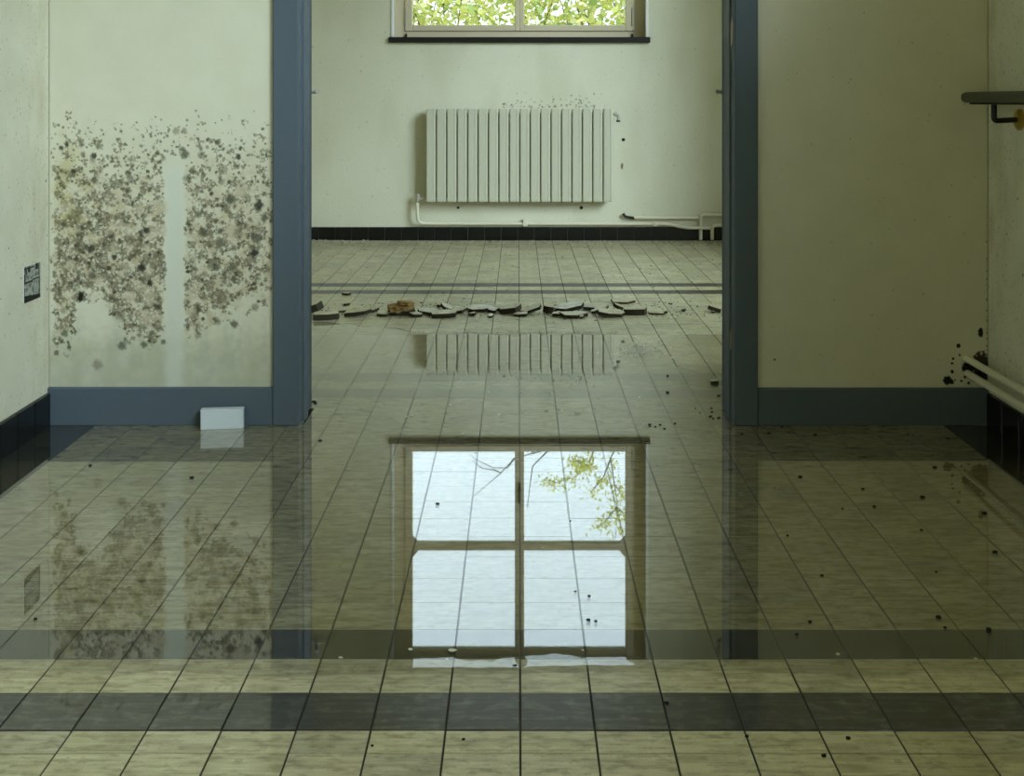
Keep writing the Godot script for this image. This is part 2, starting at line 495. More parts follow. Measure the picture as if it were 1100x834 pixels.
func make_materials() -> void:
	M.plaster = mat(PLASTER, 0.85, 0.35)
	M.plaster.heightmap_enabled = true
	M.plaster.heightmap_texture = noise_tex(0.05, 3, 4)
	M.plaster.heightmap_scale = 0.08
	triplanar(M.plaster, Vector3.ONE * 1.7)
	M.ceiling = mat(Color(0.85, 0.78, 0.58), 0.9, 0.3)
	M.panelling = mat(Color(0.76, 0.65, 0.45), 0.6)
	# blue grey gloss paint, a little uneven
	M.blue = mat(Color(0.36, 0.405, 0.44), 0.62, 0.32)
	M.blue.roughness_texture = noise_tex(0.02, 8, 3, 256, grad([[0.0, Color(0.75, 0.75, 0.75)], [1.0, Color.WHITE]]))
	triplanar(M.blue, Vector3.ONE * 2.0)
	M.chip = mat(Color(0.62, 0.58, 0.5), 0.8)
	M.cream = mat(Color(0.86, 0.80, 0.67), 0.45)
	M.bead = mat(Color(0.96, 0.96, 0.95), 0.4)
	M.white = mat(Color(0.87, 0.88, 0.85), 0.5)
	M.radiator = mat(Color(0.81, 0.80, 0.705), 0.38)
	M.pipe = mat(Color(0.90, 0.87, 0.77), 0.4)
	M.burnt = mat(Color(0.13, 0.12, 0.1), 0.7)
	M.valve = mat(Color(0.72, 0.71, 0.64), 0.45)
	M.black_tile = mat(Color(0.075, 0.08, 0.075), 0.22)
	M.black_tile.albedo_texture = noise_tex(0.02, 14, 4, 256, grad([[0.0, Color(0.75, 0.75, 0.75)], [0.6, Color.WHITE], [1.0, Color(1, 1, 1)]]))
	triplanar(M.black_tile, Vector3.ONE * 3.0)
	M.sill = mat(Color(0.09, 0.09, 0.08), 0.35)
	M.grout = mat(Color(0.235, 0.225, 0.18), 0.8)
	M.mortar = mat(Color(0.33, 0.32, 0.29), 0.9)
	M.glass = mat(Color(0.9, 0.95, 0.93, 0.03), 0.0)
	M.glass.transparency = BaseMaterial3D.TRANSPARENCY_ALPHA
	M.water = mat(Color(0.27, 0.255, 0.14, 0.14), 0.0, 0.5)
	M.water.transparency = BaseMaterial3D.TRANSPARENCY_ALPHA
	M.steel = mat(Color(0.62, 0.62, 0.6), 0.3)
	M.steel.metallic = 0.9
	M.brass = mat(Color(0.78, 0.66, 0.32), 0.3)
	M.brass.metallic = 0.9
	M.iron = mat(Color(0.06, 0.06, 0.055), 0.5)
	M.rail = mat(Color(0.27, 0.28, 0.22), 0.45)
	M.card = mat(Color(0.86, 0.89, 0.9), 0.55)
	M.brick = mat(Color(0.74, 0.61, 0.38), 0.9)
	M.brick.albedo_texture = noise_tex(0.03, 18, 5, 256, grad([[0.0, Color(0.45, 0.42, 0.36)], [0.5, Color(0.9, 0.88, 0.8)], [1.0, Color(1, 1, 1)]]))
	triplanar(M.brick, Vector3.ONE * 6.0, false)
	M.shard_under = mat(Color(0.25, 0.22, 0.165), 0.95)
	M.flake = mat(Color(0.9, 0.9, 0.84), 0.7)
	M.crumb = mat(Color(0.085, 0.08, 0.06), 0.9)
	M.dust = mat(Color(0.62, 0.60, 0.5), 0.95)
	M.leaf = mat(Color(1, 1, 1), 0.6)
	M.leaf.vertex_color_use_as_albedo = true
	M.leaf.backlight_enabled = true
	M.leaf.backlight = Color(0.95, 0.95, 0.7)
	M.bark = mat(Color(0.24, 0.2, 0.15), 0.9)
	M.lawn = mat(Color(0.46, 0.47, 0.20), 0.95)
	M.lawn.albedo_texture = noise_tex(0.05, 25, 4, 256, grad([[0.0, Color(0.6, 0.65, 0.5)], [1.0, Color.WHITE]]))
	triplanar(M.lawn, Vector3.ONE * 0.5)
	# floor tiles: a few variants of tone and grain
	var light_a := tile_image(101, Color(0.68, 0.63, 0.475), Color(0.81, 0.765, 0.60), Color(0.89, 0.855, 0.70), Color(0.50, 0.44, 0.31), 0.36)
	var light_b := tile_image(131, Color(0.69, 0.64, 0.485), Color(0.81, 0.765, 0.61), Color(0.90, 0.865, 0.715), Color(0.52, 0.46, 0.33), 0.42)
	var dark_a := tile_image(161, Color(0.15, 0.145, 0.125), Color(0.225, 0.217, 0.185), Color(0.36, 0.355, 0.32), Color(0.46, 0.45, 0.41), 0.5)
	# glazed tiles, smooth under the water (the sheet above them stands still), soaked and silted there;
	# the tiles under the radiator wear pale dust
	var dusty := tile_image(191, Color(0.69, 0.66, 0.53), Color(0.81, 0.78, 0.645), Color(0.88, 0.86, 0.74), Color(0.50, 0.46, 0.34), 0.5)
	for how in [["tiles", "darks", 1.0, 0.3], ["tiles_wet", "darks_wet", 0.89, 0.02], ["tiles_dusty", "darks_dusty", 1.0, 0.3]]:
		M[how[0]] = []
		M[how[1]] = []
		for i in 6:
			var t: float = (1.0 - 0.03 * (i % 4)) * how[2]
			var m := mat(Color(t, t, t * (1.0 - 0.02 * (i % 3))), how[3])
			m.albedo_texture = dusty if how[0] == "tiles_dusty" else light_a if i % 2 == 0 else light_b
			damp(m, how[0] != "tiles_dusty")
			if how[0] == "tiles_wet":
				m.metallic_specular = 0.62
			triplanar(m, Vector3(1.9, 1.9, 2.6), true, Vector3(0.37 * i, 0.0, 0.23 * i))
			M[how[0]].append(m)
		for i in 3:
			var m := mat(Color.WHITE.darkened(0.07 * i), how[3])
			m.albedo_texture = dark_a
			damp(m, how[0] != "tiles_dusty")
			if how[0] == "tiles_wet":
				m.metallic_specular = 0.62
			triplanar(m, Vector3(2.1, 2.1, 2.1), true, Vector3(0.31 * i, 0.0, 0.41 * i))
			M[how[1]].append(m)

# ---------------------------------------------------------------- floors
# rows: [z_far, z_near, dark]; cols: [x0, x1, dark]
func seen_area(x0: float, x1: float, z0: float, z1: float) -> float:
	var d := CAM_Z - (z0 + z1) * 0.5
	if d < 0.5:
		return 0.0
	var lo := Vector2(CX + F * x0 / d, CY + F * EYE / (CAM_Z - z0))
	var hi := Vector2(CX + F * x1 / d, CY + F * EYE / maxf(CAM_Z - z1, 0.4))
	if d > 3.85:     # beyond the partition only the doorway shows
		lo.x = maxf(lo.x, 334.0)
		hi.x = minf(hi.x, 776.0)
	var w := minf(hi.x, 1100.0) - maxf(lo.x, 0.0)
	var h := minf(hi.y, 834.0) - maxf(lo.y, 0.0)
	return w * h if w > 1.5 and h > 1.0 else 0.0

func lay_floor(root: Node3D, rows: Array, cols: Array, most: int, sd: int, gaps: Callable) -> void:
	rng.seed = sd
	var list := []
	for r in rows:
		for c in cols:
			if gaps.call((c[0] + c[1]) * 0.5, (r[0] + r[1]) * 0.5):
				continue
			var dark: bool = r[2] or c[2]
			list.append({"x0": c[0], "x1": c[1], "z0": r[0], "z1": r[1], "dark": dark, "v": rng.randi_range(0, 2 if dark else 5), "dy": rng.randf_range(-0.0006, 0.0004), "a": seen_area(c[0], c[1], r[0], r[1])})
	list.sort_custom(func(p, q): return p.a > q.a)
	var shared := {}
	var rest := {}
	for i in list.size():
		var t: Dictionary = list[i]
		var sx: float = t.x1 - t.x0 - 0.0034
		var sz: float = t.z1 - t.z0 - (0.0032 if t.z1 > CAM_Z - 2.0 else 0.0005)
		var at := Vector3((t.x0 + t.x1) * 0.5, FLOOR_Y + t.dy, (t.z0 + t.z1) * 0.5)
		var d := CAM_Z - at.z
		var state := "" if d < 2.2 else "_wet" if d < 5.3 else "_dusty"
		var m: Material = (M["darks" + state] if t.dark else M["tiles" + state])[t.v]
		if i < most and t.a > 0.0:
			var key := "%.4f %.4f" % [sx, sz]
			if not shared.has(key):
				var mb := MB.new()
				mb.tile(sx, sz, 0.012, 0.0006)
				shared[key] = mb.mesh()
			mi("tile", shared[key], m, root, at)
		else:
			if not rest.has(m):
				rest[m] = MB.new()
			rest[m].tile(sx, sz, 0.012, 0.0006, at)
	var am := ArrayMesh.new()
	var k := 0
	for m in rest:
		rest[m].mesh(am)
		am.surface_set_material(k, m)
		k += 1
	var o := mi("tile_field", am, null, root)
	o.set_meta("kind", "stuff")

func build_floors() -> void:
	# near room: column joints every 12.5 cm, a dark border column on either side; two dark rows; a cut row after them
	var cols := [[-HALF, -1.372, true]]
	for k in 22:
		cols.append([-1.372 + k * TILE, -1.372 + (k + 1) * TILE, false])
	cols.append([1.378, HALF, true])
	var rows := []
	var zc := CAM_Z - 2.353
	for k in 12:
		var z0 := zc - (k + 1) * TILE
		rows.append([z0 if k < 11 else 0.0, zc - k * TILE, false])
	rows.append([zc, zc + TILE, true])
	rows.append([zc + TILE, zc + 2 * TILE, false])
	rows.append([zc + 2 * TILE, zc + 3 * TILE + 0.002, true])
	rows.append([zc + 3 * TILE + 0.002, zc + 3 * TILE + 0.071, false])
	for k in 34:
		rows.append([zc + 0.446 + k * TILE, zc + 0.446 + (k + 1) * TILE, false])
	var f := structure("floor", "beige streaked tile floor of the near room with two dark rows, under shallow water", "floor")
	var mb := MB.new()
	mb.box(Vector3(-HALF, -0.25, 0.0), Vector3(HALF, FLOOR_Y - 0.0022, 6.2))
	part("grout_bed", mb, M.grout, f)
	lay_floor(f, rows, cols, 300, 3, func(_x, _z): return false)
	# back room and the doorway
	cols = []
	for k in range(-21, 21):
		cols.append([maxf(0.003 + k * TILE, BL), minf(0.003 + (k + 1) * TILE, BR), false])
	rows = []
	rows.append([-0.1, 0.0, false])
	rows.append([-THICK, -0.1, false])
	rows.append([CAM_Z - 4.19, -THICK, false])
	var k := 0
	var d := 4.19
	while d < CAM_Z - BACK - 0.02:
		rows.append([maxf(CAM_Z - d - TILE, BACK), CAM_Z - d, k in [0, 2, 18, 20]])
		d += TILE
		k += 1
	f = structure("floor_back", "dry dusty tile floor of the back room below the radiator", "floor")
	mb = MB.new()
	mb.box(Vector3(BL, -0.25, BACK), Vector3(BR, FLOOR_Y - 0.0022, -THICK))
	mb.box(Vector3(-0.70, -0.25, -THICK), Vector3(0.70, FLOOR_Y - 0.0022, 0.0))
	part("grout_bed", mb, M.grout, f)
	lay_floor(f, rows.slice(2), cols, 270, 4, func(x, z): return z > -THICK and absf(x) > 0.65)
	var inside := []
	for c in cols:
		if c[1] > -0.69 and c[0] < 0.69:
			inside.append([maxf(c[0], -0.70), minf(c[1], 0.70), false])
	lay_floor(f, rows.slice(0, 2), inside, 30, 6, func(_x, _z): return false)

func build_water() -> void:
	var w := noise(1.3, 88, 3)
	var mb := MB.new()
	# near-room sheet: swells into a low lip along its front edge, then drops to the tile
	var prof := [[0.0, -0.0030], [0.003, -0.0012], [0.007, 0.0002], [0.011, 0.0009], [0.016, 0.00105], [0.024, 0.00085], [0.034, 0.00052], [0.044, 0.00022], [0.056, 0.00004], [0.075, 0.0]]
	var nx := 360
	var grid := []
	for i in nx + 1:
		var x := lerpf(-HALF, HALF, float(i) / nx)
		var edge := CAM_Z - 2.172 + w.get_noise_2d(x * 2.0, 0.0) * 0.022 + w.get_noise_2d(x * 11.0, 7.0) * 0.006
		var lift := maxf(0.15, 0.85 + 0.9 * w.get_noise_2d(x * 3.0, 40.0) + 0.5 * w.get_noise_2d(x * 14.0, 60.0))
		var col := []
		for p in prof:
			col.append(Vector3(x, p[1] * (lift if p[1] > 0.0 else 1.0), edge - p[0]))
		for z in [1.3, 0.9, 0.5, 0.2, 0.0]:
			col.append(Vector3(x, 0.0, z))
		grid.append(col)
	sheet(mb, grid)
	# doorway
	mb.quad(Vector3(-0.70, 0, 0), Vector3(0.70, 0, 0), Vector3(0.70, 0, -THICK), Vector3(-0.70, 0, -THICK))
	var near := mi("flood_water", mb.mesh(), M.water)
	tag(near, "shallow still water over the near room's tiles, mirroring the far window", "water", "", "stuff")
	mb = MB.new()
	# back room: ends in a ragged shore before the heap of broken tiles
	var shore := [[BL, 5.75], [-1.3, 5.72], [-0.93, 5.62], [-0.55, 5.46], [-0.44, 5.34], [0.43, 5.34], [0.50, 5.20], [0.56, 4.84], [0.67, 4.60], [0.76, 4.50], [1.4, 4.46], [BR, 4.4]]
	grid = []
	nx = 220
	for i in nx + 1:
		var x := lerpf(BL, BR, float(i) / nx)
		var dd: float = shore[-1][1]
		for s in shore.size() - 1:
			if x >= shore[s][0] and x <= shore[s + 1][0]:
				dd = lerpf(shore[s][1], shore[s + 1][1], (x - shore[s][0]) / (shore[s + 1][0] - shore[s][0]))
		dd += w.get_noise_2d(x * 5.0, 90.0) * 0.05
		var ze := CAM_Z - dd
		var col := []
		for z in [-THICK, -0.35, lerpf(-0.35, ze, 0.7)]:
			col.append(Vector3(x, 0.0, z))
		col.append(Vector3(x, 0.0, ze + 0.03))
		col.append(Vector3(x, -0.0006, ze + 0.012))
		col.append(Vector3(x, -0.0032, ze))
		grid.append(col)
	sheet(mb, grid)
	var o := mi("flood_water", mb.mesh(), M.water)
	tag(o, "thin water film in the back room, mirroring the radiator, ending at the rubble row", "water", "", "stuff")

func sheet(mb: MB, grid: Array) -> void:
	var k0 := mb.v.size()
	var nx: int = grid.size()
	var nz: int = grid[0].size()
	for i in nx:
		for j in nz:
			var dx: Vector3 = grid[mini(i + 1, nx - 1)][j] - grid[maxi(i - 1, 0)][j]
			var dz: Vector3 = grid[i][mini(j + 1, nz - 1)] - grid[i][maxi(j - 1, 0)]
			var nn := dx.cross(dz).normalized()
			mb.v.append(grid[i][j])
			mb.n.append(nn if nn.y > 0 else -nn)
			mb.uv.append(Vector2.ZERO)
	for i in nx - 1:
		for j in nz - 1:
			var a := k0 + i * nz + j
			var b := a + nz
			# z runs away from the camera in every sheet: clockwise from above
			mb.ix.append_array([a, a + 1, b + 1, a, b + 1, b])

# ---------------------------------------------------------------- shell
func build_shell() -> void:
	var mb: MB
	# partition: left pier with the mould, right pier, head over the doorway
	var pl := -0.797 + 0.02
	for s in [-1, 1]:
		mb = MB.new()
		var x0: float = BL if s < 0 else 0.72
		var x1: float = -0.72 if s < 0 else BR
		mb.box(Vector3(x0, -0.25, -THICK), Vector3(x1, CEIL, 0.0))
		var o := struct_mesh("wall_partition_left" if s < 0 else "wall_partition_right", "left half of the partition, spotted with black mould above the blue baseboard" if s < 0 else "right half of the partition, plain cream plaster between the blue door frame and the corner pipes", "wall", mb, M.plaster)
		# the plastered finish coat that carries the stains, 3 mm thick
		mb = MB.new()
		var p0 := Vector2(52, -34) if s < 0 else Vector2(812, -34)
		var p1 := Vector2(295, 456) if s < 0 else Vector2(1064, 456)
		var a := Vector3((p0.x - CX) / 330.0 + (0.004 if s < 0 else 0.0), (455.0 - p1.y) / 330.0, 0.004)
		var b := Vector3((p1.x - CX) / 330.0, (455.0 - p0.y) / 330.0, 0.004)
		if s > 0:
			b.x = HALF - 0.004
		mb.quad(a, Vector3(b.x, a.y, a.z), b, Vector3(a.x, b.y, a.z), [Vector2(0, 1), Vector2(1, 1), Vector2(1, 0), Vector2(0, 0)])
		var up := Vector3(0, CEIL - b.y, 0)
		mb.quad(Vector3(a.x, b.y, a.z), b, b + up, Vector3(a.x, b.y, a.z) + up, [Vector2(0.0, 0.02), Vector2(1, 0.02), Vector2(1, 0.001), Vector2(0, 0.001)])
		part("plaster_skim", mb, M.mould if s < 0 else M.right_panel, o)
	mb = MB.new()
	mb.box(Vector3(-0.72, 2.42, -THICK), Vector3(0.72, CEIL, 0.0))
	struct_mesh("wall_partition_head", "plaster wall over the doorway between the two rooms", "wall", mb, M.plaster)
	# side walls of the near room; the right one has a window beside the camera
	mb = MB.new()
	mb.box(Vector3(-HALF - 0.3, -0.25, 0.0), Vector3(-HALF, CEIL, 6.2))
	var wl := struct_mesh("wall_left", "pale left wall of the near room with grimy specks in the corner", "wall", mb, M.plaster)
	mb = MB.new()
	side_skin(mb, -HALF + 0.003, 1.0)
	part("plaster_skim", mb, M.left_wall, wl)
	var wr := structure("wall_right", "dim stained right wall of the near room behind the handrail and pipes", "wall")
	mb = MB.new()
	for r in [[0.0, 1.0, -0.25, CEIL], [6.0, 6.2, -0.25, CEIL], [1.0, 6.0, 4.1, CEIL], [1.0, 3.8, -0.25, 1.9], [3.8, 6.0, 1.8, 1.9], [3.8, 6.0, -0.25, 0.06]]:
		mb.box(Vector3(HALF, r[2], r[0]), Vector3(HALF + 0.3, r[3], r[1]))
	part("masonry", mb, M.plaster, wr)
	mb = MB.new()
	side_skin(mb, HALF - 0.003, -1.0)
	part("plaster_skim", mb, M.right_wall, wr)
	mb = MB.new()
	mb.box(Vector3(-HALF - 0.3, -0.25, 6.2), Vector3(HALF + 0.3, CEIL, 6.5))
	struct_mesh("wall_front", "brown panelled wall closing the near room opposite the partition", "wall", mb, M.panelling)
	# back room
	var wb := structure("wall_back", "cream plaster wall of the back room behind the radiator and window", "wall")
	wall_with_hole(wb, "z", BACK - 0.3, BACK, BL, BR, -0.954, 0.971, 1.50, 3.20, M.plaster)
	mb = MB.new()
	back_skin(mb)
	part("plaster_skim", mb, M.back_wall, wb)
	mb = MB.new()
	mb.box(Vector3(BL - 0.3, -0.25, BACK - 0.3), Vector3(BL, CEIL, 0.0))
	struct_mesh("wall_back_left", "plaster side wall of the back room, left of the doorway", "wall", mb, M.plaster)
	var w2 := structure("wall_back_right", "plaster side wall of the back room with a tall window", "wall")
	wall_with_hole(w2, "x", BR, BR + 0.3, BACK - 0.3, 0.0, -3.8, -0.3, 0.6, 4.1, M.plaster)
	mb = MB.new()
	mb.box(Vector3(BL - 0.3, CEIL, BACK - 0.3), Vector3(BR + 0.3, CEIL + 0.25, 0.0))
	mb.box(Vector3(-HALF - 0.3, CEIL, 0.0), Vector3(HALF + 0.3, CEIL + 0.25, 6.5))
	struct_mesh("ceiling", "off-white plaster ceiling over both rooms", "ceiling", mb, M.ceiling)

func side_skin(mb: MB, x: float, s: float) -> void:
	var h := 500.0 / 330.0
	var l := 260.0 / 330.0
	var a := Vector3(x, 0.0, 0.007)
	var b := Vector3(x, 0.0, l)
	var up := Vector3(0, h, 0)
	var top := Vector3(0, CEIL, 0)
	if s > 0:
		mb.quad(b, a, a + up, b + up, [Vector2(1, 1), Vector2(0, 1), Vector2(0, 0), Vector2(1, 0)])
		mb.quad(b + up, a + up, a + top, b + top, [Vector2(1, 0.02), Vector2(0, 0.02), Vector2(0, 0.001), Vector2(1, 0.001)])
	else:
		mb.quad(a, b, b + up, a + up, [Vector2(0, 1), Vector2(1, 1), Vector2(1, 0), Vector2(0, 0)])
		mb.quad(a + up, b + up, b + top, a + top, [Vector2(0, 0.02), Vector2(1, 0.02), Vector2(1, 0.001), Vector2(0, 0.001)])

func back_skin(mb: MB) -> void:
	var z := BACK + 0.003
	var s := F / (CAM_Z - BACK)
	var f := func(x: float, y: float): return Vector2((CX + x * s - 186.0) / 742.0, (CY + (EYE - y) * s + 320.0) / 580.0)
	var xs := [BL, -0.954, 0.971, BR]
	var ys := [0.0, 1.50, 3.20, CEIL]
	for i in 3:
		for j in 3:
			if i == 1 and j == 1:
				continue
			var a := Vector3(xs[i], ys[j], z)
			var b := Vector3(xs[i + 1], ys[j + 1], z)
			mb.quad(a, Vector3(b.x, a.y, z), b, Vector3(a.x, b.y, z), [f.call(a.x, a.y), f.call(b.x, a.y), f.call(b.x, b.y), f.call(a.x, b.y)])

# a wall across axis `ax` from t0 to t1 thick, u0..u1 long, with an opening
func wall_with_hole(root: Node3D, ax: String, t0: float, t1: float, u0: float, u1: float, h0: float, h1: float, y0: float, y1: float, m: Material) -> void:
	var mb := MB.new()
	for r in [[u0, h0, -0.25, CEIL], [h1, u1, -0.25, CEIL], [h0, h1, -0.25, y0], [h0, h1, y1, CEIL]]:
		if ax == "x":
			mb.box(Vector3(t0, r[2], r[0]), Vector3(t1, r[3], r[1]))
		else:
			mb.box(Vector3(r[0], r[2], t0), Vector3(r[1], r[3], t1))
	part("masonry", mb, m, root)

func build_trim() -> void:
	var mb: MB
	# blue door frame: architraves, jamb linings with a rebate, head
	var d := structure("door_1", "blue-grey painted wooden door frame round the wide doorway", "door frame")
	for s in [-1.0, 1.0]:
		var e := 0.712 if s < 0 else 0.70     # front edge of the opening
		var oe := 0.797 if s < 0 else 0.776   # outer edge of the architrave
		mb = MB.new()
		mb.box(Vector3(minf(s * e, s * oe), -0.004, -0.01), Vector3(maxf(s * e, s * oe), 2.40, 0.022), 0.004)
		part("architrave", mb, M.blue, d)
		mb = MB.new()
		mb.box(Vector3(minf(s * e, s * (e + 0.03)), -0.004, -THICK - 0.012), Vector3(maxf(s * e, s * (e + 0.03)), 2.40, -0.008), 0.002)
		part("jamb", mb, M.blue, d)
		mb = MB.new()
		mb.box(Vector3(minf(s * (e - 0.006), s * (e + 0.01)), -0.004, -0.11), Vector3(maxf(s * (e - 0.006), s * (e + 0.01)), 2.40, -0.045), 0.003)
		part("door_stop", mb, M.blue, d)
		mb = MB.new()
		mb.box(Vector3(minf(s * e, s * oe), -0.004, -THICK - 0.022), Vector3(maxf(s * e, s * oe), 2.40, -THICK + 0.005), 0.004)
		part("architrave", mb, M.blue, d)
	mb = MB.new()
	mb.box(Vector3(-0.797, 2.335, -0.01), Vector3(0.776, 2.42, 0.022), 0.004)
	part("head_architrave", mb, M.blue, d)
	mb = MB.new()
	mb.box(Vector3(-0.74, 2.37, -THICK - 0.012), Vector3(0.73, 2.42, -0.008), 0.002)
	part("head_lining", mb, M.blue, d)
	# scrapes in the paint of the right jamb, down to the wood
	for c in [[786.0, 34.0, 0.05], [785.0, 365.0, 0.035]]:
		mb = MB.new()
		var p := on_plane(c[0], c[1], 0.0225)
		mb.prism([Vector2(-0.003, -c[2]), Vector2(0.002, -c[2] * 0.8), Vector2(0.0035, c[2] * 0.3), Vector2(0.001, c[2]), Vector2(-0.003, c[2] * 0.5)], -0.001, 0.0004, Transform3D(Basis(), p))
		part("paint_scrape", mb, M.chip, d)
	# blue baseboards on the partition
	for s in [-1, 1]:
		mb = MB.new()
		if s < 0:
			mb.box(Vector3(-HALF, -0.004, -0.002), Vector3(-0.796, 0.120, 0.018), 0.004)
		else:
			mb.box(Vector3(0.775, -0.004, -0.002), Vector3(HALF - 0.004, 0.118, 0.018), 0.004)
		struct_mesh("baseboard_partition_left" if s < 0 else "baseboard_partition_right", "blue-grey baseboard under the mould on the left half of the partition" if s < 0 else "blue-grey baseboard on the plain right half of the partition", "baseboard", mb, M.blue)
	# black tile skirting
	skirting("baseboard_left", "black glazed skirting tiles along the pale left wall", Vector3(-HALF + 0.004, 0, 0.02), Vector3(0, 0, 1), Vector3(1, 0, 0), 1.6, 0.106)
	skirting("baseboard_right", "black glazed skirting tiles under the two pipes on the right wall", Vector3(HALF - 0.004, 0, 0.02), Vector3(0, 0, 1), Vector3(-1, 0, 0), 1.6, 0.106)
	skirting("baseboard_back", "row of black glazed skirting tiles under the radiator wall", Vector3(BL + 0.02, 0, BACK + 0.004), Vector3(1, 0, 0), Vector3(0, 0, 1), 4.46, 0.1)

func skirting(called: String, label: String, start: Vector3, along: Vector3, out: Vector3, length: float, h: float) -> void:
	var root := structure(called, label, "baseboard")
	var mb := MB.new()
	var e := start + along * length
	var lo := (start - out * 0.002).min(e + out * 0.006)
	var hi := (start - out * 0.002).max(e + out * 0.006)
	mb.box(Vector3(lo.x, -0.004, lo.z), Vector3(hi.x, h - 0.002, hi.z))
	part("mortar_bed", mb, M.mortar, root)
	var tm := MB.new()
	tm.box(Vector3(-0.0598, -h * 0.5, -0.005), Vector3(0.0598, h * 0.5, 0.005), 0.0022)
	var mesh := tm.mesh()
	var n := int(length / TILE)
	rng.seed = called.hash() % 1000
	for i in n:
		var o := mi("tile", mesh, M.black_tile, root)
		o.basis = Basis(along if along.cross(Vector3.UP).dot(out) > 0 else -along, Vector3.UP, out).rotated(Vector3.UP, rng.randf_range(-0.008, 0.008))
		o.position = start + along * (TILE * (i + 0.5)) + out * 0.0065 + Vector3(0, h * 0.5 - 0.003, 0)

# ---------------------------------------------------------------- windows
func bar(mb: MB, x0: float, x1: float, y0: float, y1: float, z0: float, z1: float, c := 0.004) -> void:
	mb.box(Vector3(x0, y0, z0), Vector3(x1, y1, z1), c)

func build_window_back() -> void:
	var w := structure("window_1", "cream wooden four-light window over the radiator, trees and sky outside", "window")
	var x0 := -0.954
	var x1 := 0.971
	var y0 := 1.50
	var y1 := 3.20
	var z := BACK - 0.12     # front of the frame
	var mb := MB.new()
	# reveal lining, white
	bar(mb, x0, x0 + 0.006, y0, y1, z, BACK + 0.004, 0.0)
	bar(mb, x1 - 0.006, x1, y0, y1, z, BACK + 0.004, 0.0)
	bar(mb, x0, x1, y1 - 0.006, y1, z, BACK + 0.004, 0.0)
	part("reveal", mb, M.white, w)
	for x in [x0 + 0.004, x1 - 0.004]:
		mb = MB.new()
		bar(mb, x - 0.009, x + 0.009, 1.53, y1, BACK - 0.01, BACK + 0.012, 0.003)
		part("corner_bead", mb, M.bead, w)
	mb = MB.new()
	bar(mb, x0, x0 + 0.102, y0, y1, z - 0.07, z)
	bar(mb, x1 - 0.102, x1, y0, y1, z - 0.07, z)
	bar(mb, x0 + 0.09, x1 - 0.09, y0, 1.59, z - 0.07, z)
	bar(mb, x0 + 0.09, x1 - 0.09, y1 - 0.05, y1, z - 0.07, z)
	part("outer_frame", mb, M.cream, w)
	var cols := [[-0.810, -0.028], [0.0426, 0.817]]
	for c in cols:
		# two lights one above the other, on a slim transom
		for r in [[1.627, 2.3246], [2.381, 3.135]]:
			mb = MB.new()
			var o := 0.046
			bar(mb, c[0] - (0.056 if c[0] < 0.0 else 0.036), c[0], r[0] - o, r[1] + 0.026, z - 0.05, z + 0.014)
			bar(mb, c[1], c[1] + (0.034 if c[0] < 0.0 else 0.066), r[0] - o, r[1] + 0.026, z - 0.05, z + 0.014)
			bar(mb, c[0], c[1], r[0] - o if r[0] < 2.0 else r[0] - 0.028, r[0], z - 0.05, z + 0.014)
			bar(mb, c[0], c[1], r[1], r[1] + 0.028, z - 0.05, z + 0.014)
			var cas := part("casement", mb, M.cream, w)
			mb = MB.new()
			bar(mb, c[0] - 0.004, c[1] + 0.004, r[0] - 0.004, r[1] + 0.004, z - 0.026, z - 0.022, 0.0)
			part("pane", mb, M.glass, cas)
	# corner plates where the transom meets the outer stiles
	for s in [[-0.812, 1.0], [0.819, -1.0]]:
		for v in [[2.3246, -1.0], [2.381, 1.0]]:
			mb = MB.new()
			mb.prism([Vector2(s[0], v[0]), Vector2(s[0] + s[1] * 0.05, v[0]), Vector2(s[0], v[0] + v[1] * 0.055)], z - 0.02, z + 0.016)
			part("corner_plate", mb, M.cream, w)
	# hinges and stays at the foot of the stiles, latch on the mullion
	for x in [-0.857, 0.868]:
		mb = MB.new()
		mb.tube([Vector3(x, 1.62, z + 0.016), Vector3(x, 1.76, z + 0.016)], 0.007, 8)
		part("hinge", mb, M.valve, w)
		mb = MB.new()
		bar(mb, x - 0.008, x + 0.008, 1.53, 1.56, z, z + 0.02)
		part("stay", mb, M.iron, w)
	mb = MB.new()
	bar(mb, 0.0, 0.014, 1.86, 2.02, z + 0.014, z + 0.034, 0.004)
	bar(mb, -0.004, 0.018, 1.9, 1.94, z + 0.014, z + 0.02, 0.003)
	part("latch", mb, M.iron, w)
	# black tiled sill
	mb = MB.new()
	bar(mb, -0.975, 0.990, 1.487, 1.528, z, BACK + 0.035, 0.004)
	part("sill", mb, M.sill, w)

# plain casement windows in the right-hand walls: they let in the light that crosses both rooms
func build_window_side(called: String, label: String, x: float, z0: float, z1: float, y0: float, y1: float) -> void:
	var w := structure(called, label, "window")
	var mb := MB.new()
	var o := 0.06
	var f := func(m: MB, a: float, b: float, c: float, d: float): m.box(Vector3(x + 0.10, c, a), Vector3(x + 0.16, d, b), 0.004)
	f.call(mb, z0, z0 + o, y0, y1)
	f.call(mb, z1 - o, z1, y0, y1)
	f.call(mb, z0 + o, z1 - o, y0, y0 + o)
	f.call(mb, z0 + o, z1 - o, y1 - o, y1)
	var zm := (z0 + z1) * 0.5
	f.call(mb, zm - 0.03, zm + 0.03, y0 + o, y1 - o)
	part("frame", mb, M.cream, w)
	for r in [[z0 + o, zm - 0.03], [zm + 0.03, z1 - o]]:
		mb = MB.new()
		mb.box(Vector3(x + 0.128, y0 + o, r[0]), Vector3(x + 0.132, y1 - o, r[1]))
		part("pane", mb, M.glass, w)
	mb = MB.new()
	mb.box(Vector3(x - 0.03, y0 - 0.03, z0 - 0.03), Vector3(x + 0.10, y0 + 0.005, z1 + 0.03), 0.004)
	part("sill", mb, M.sill, w)

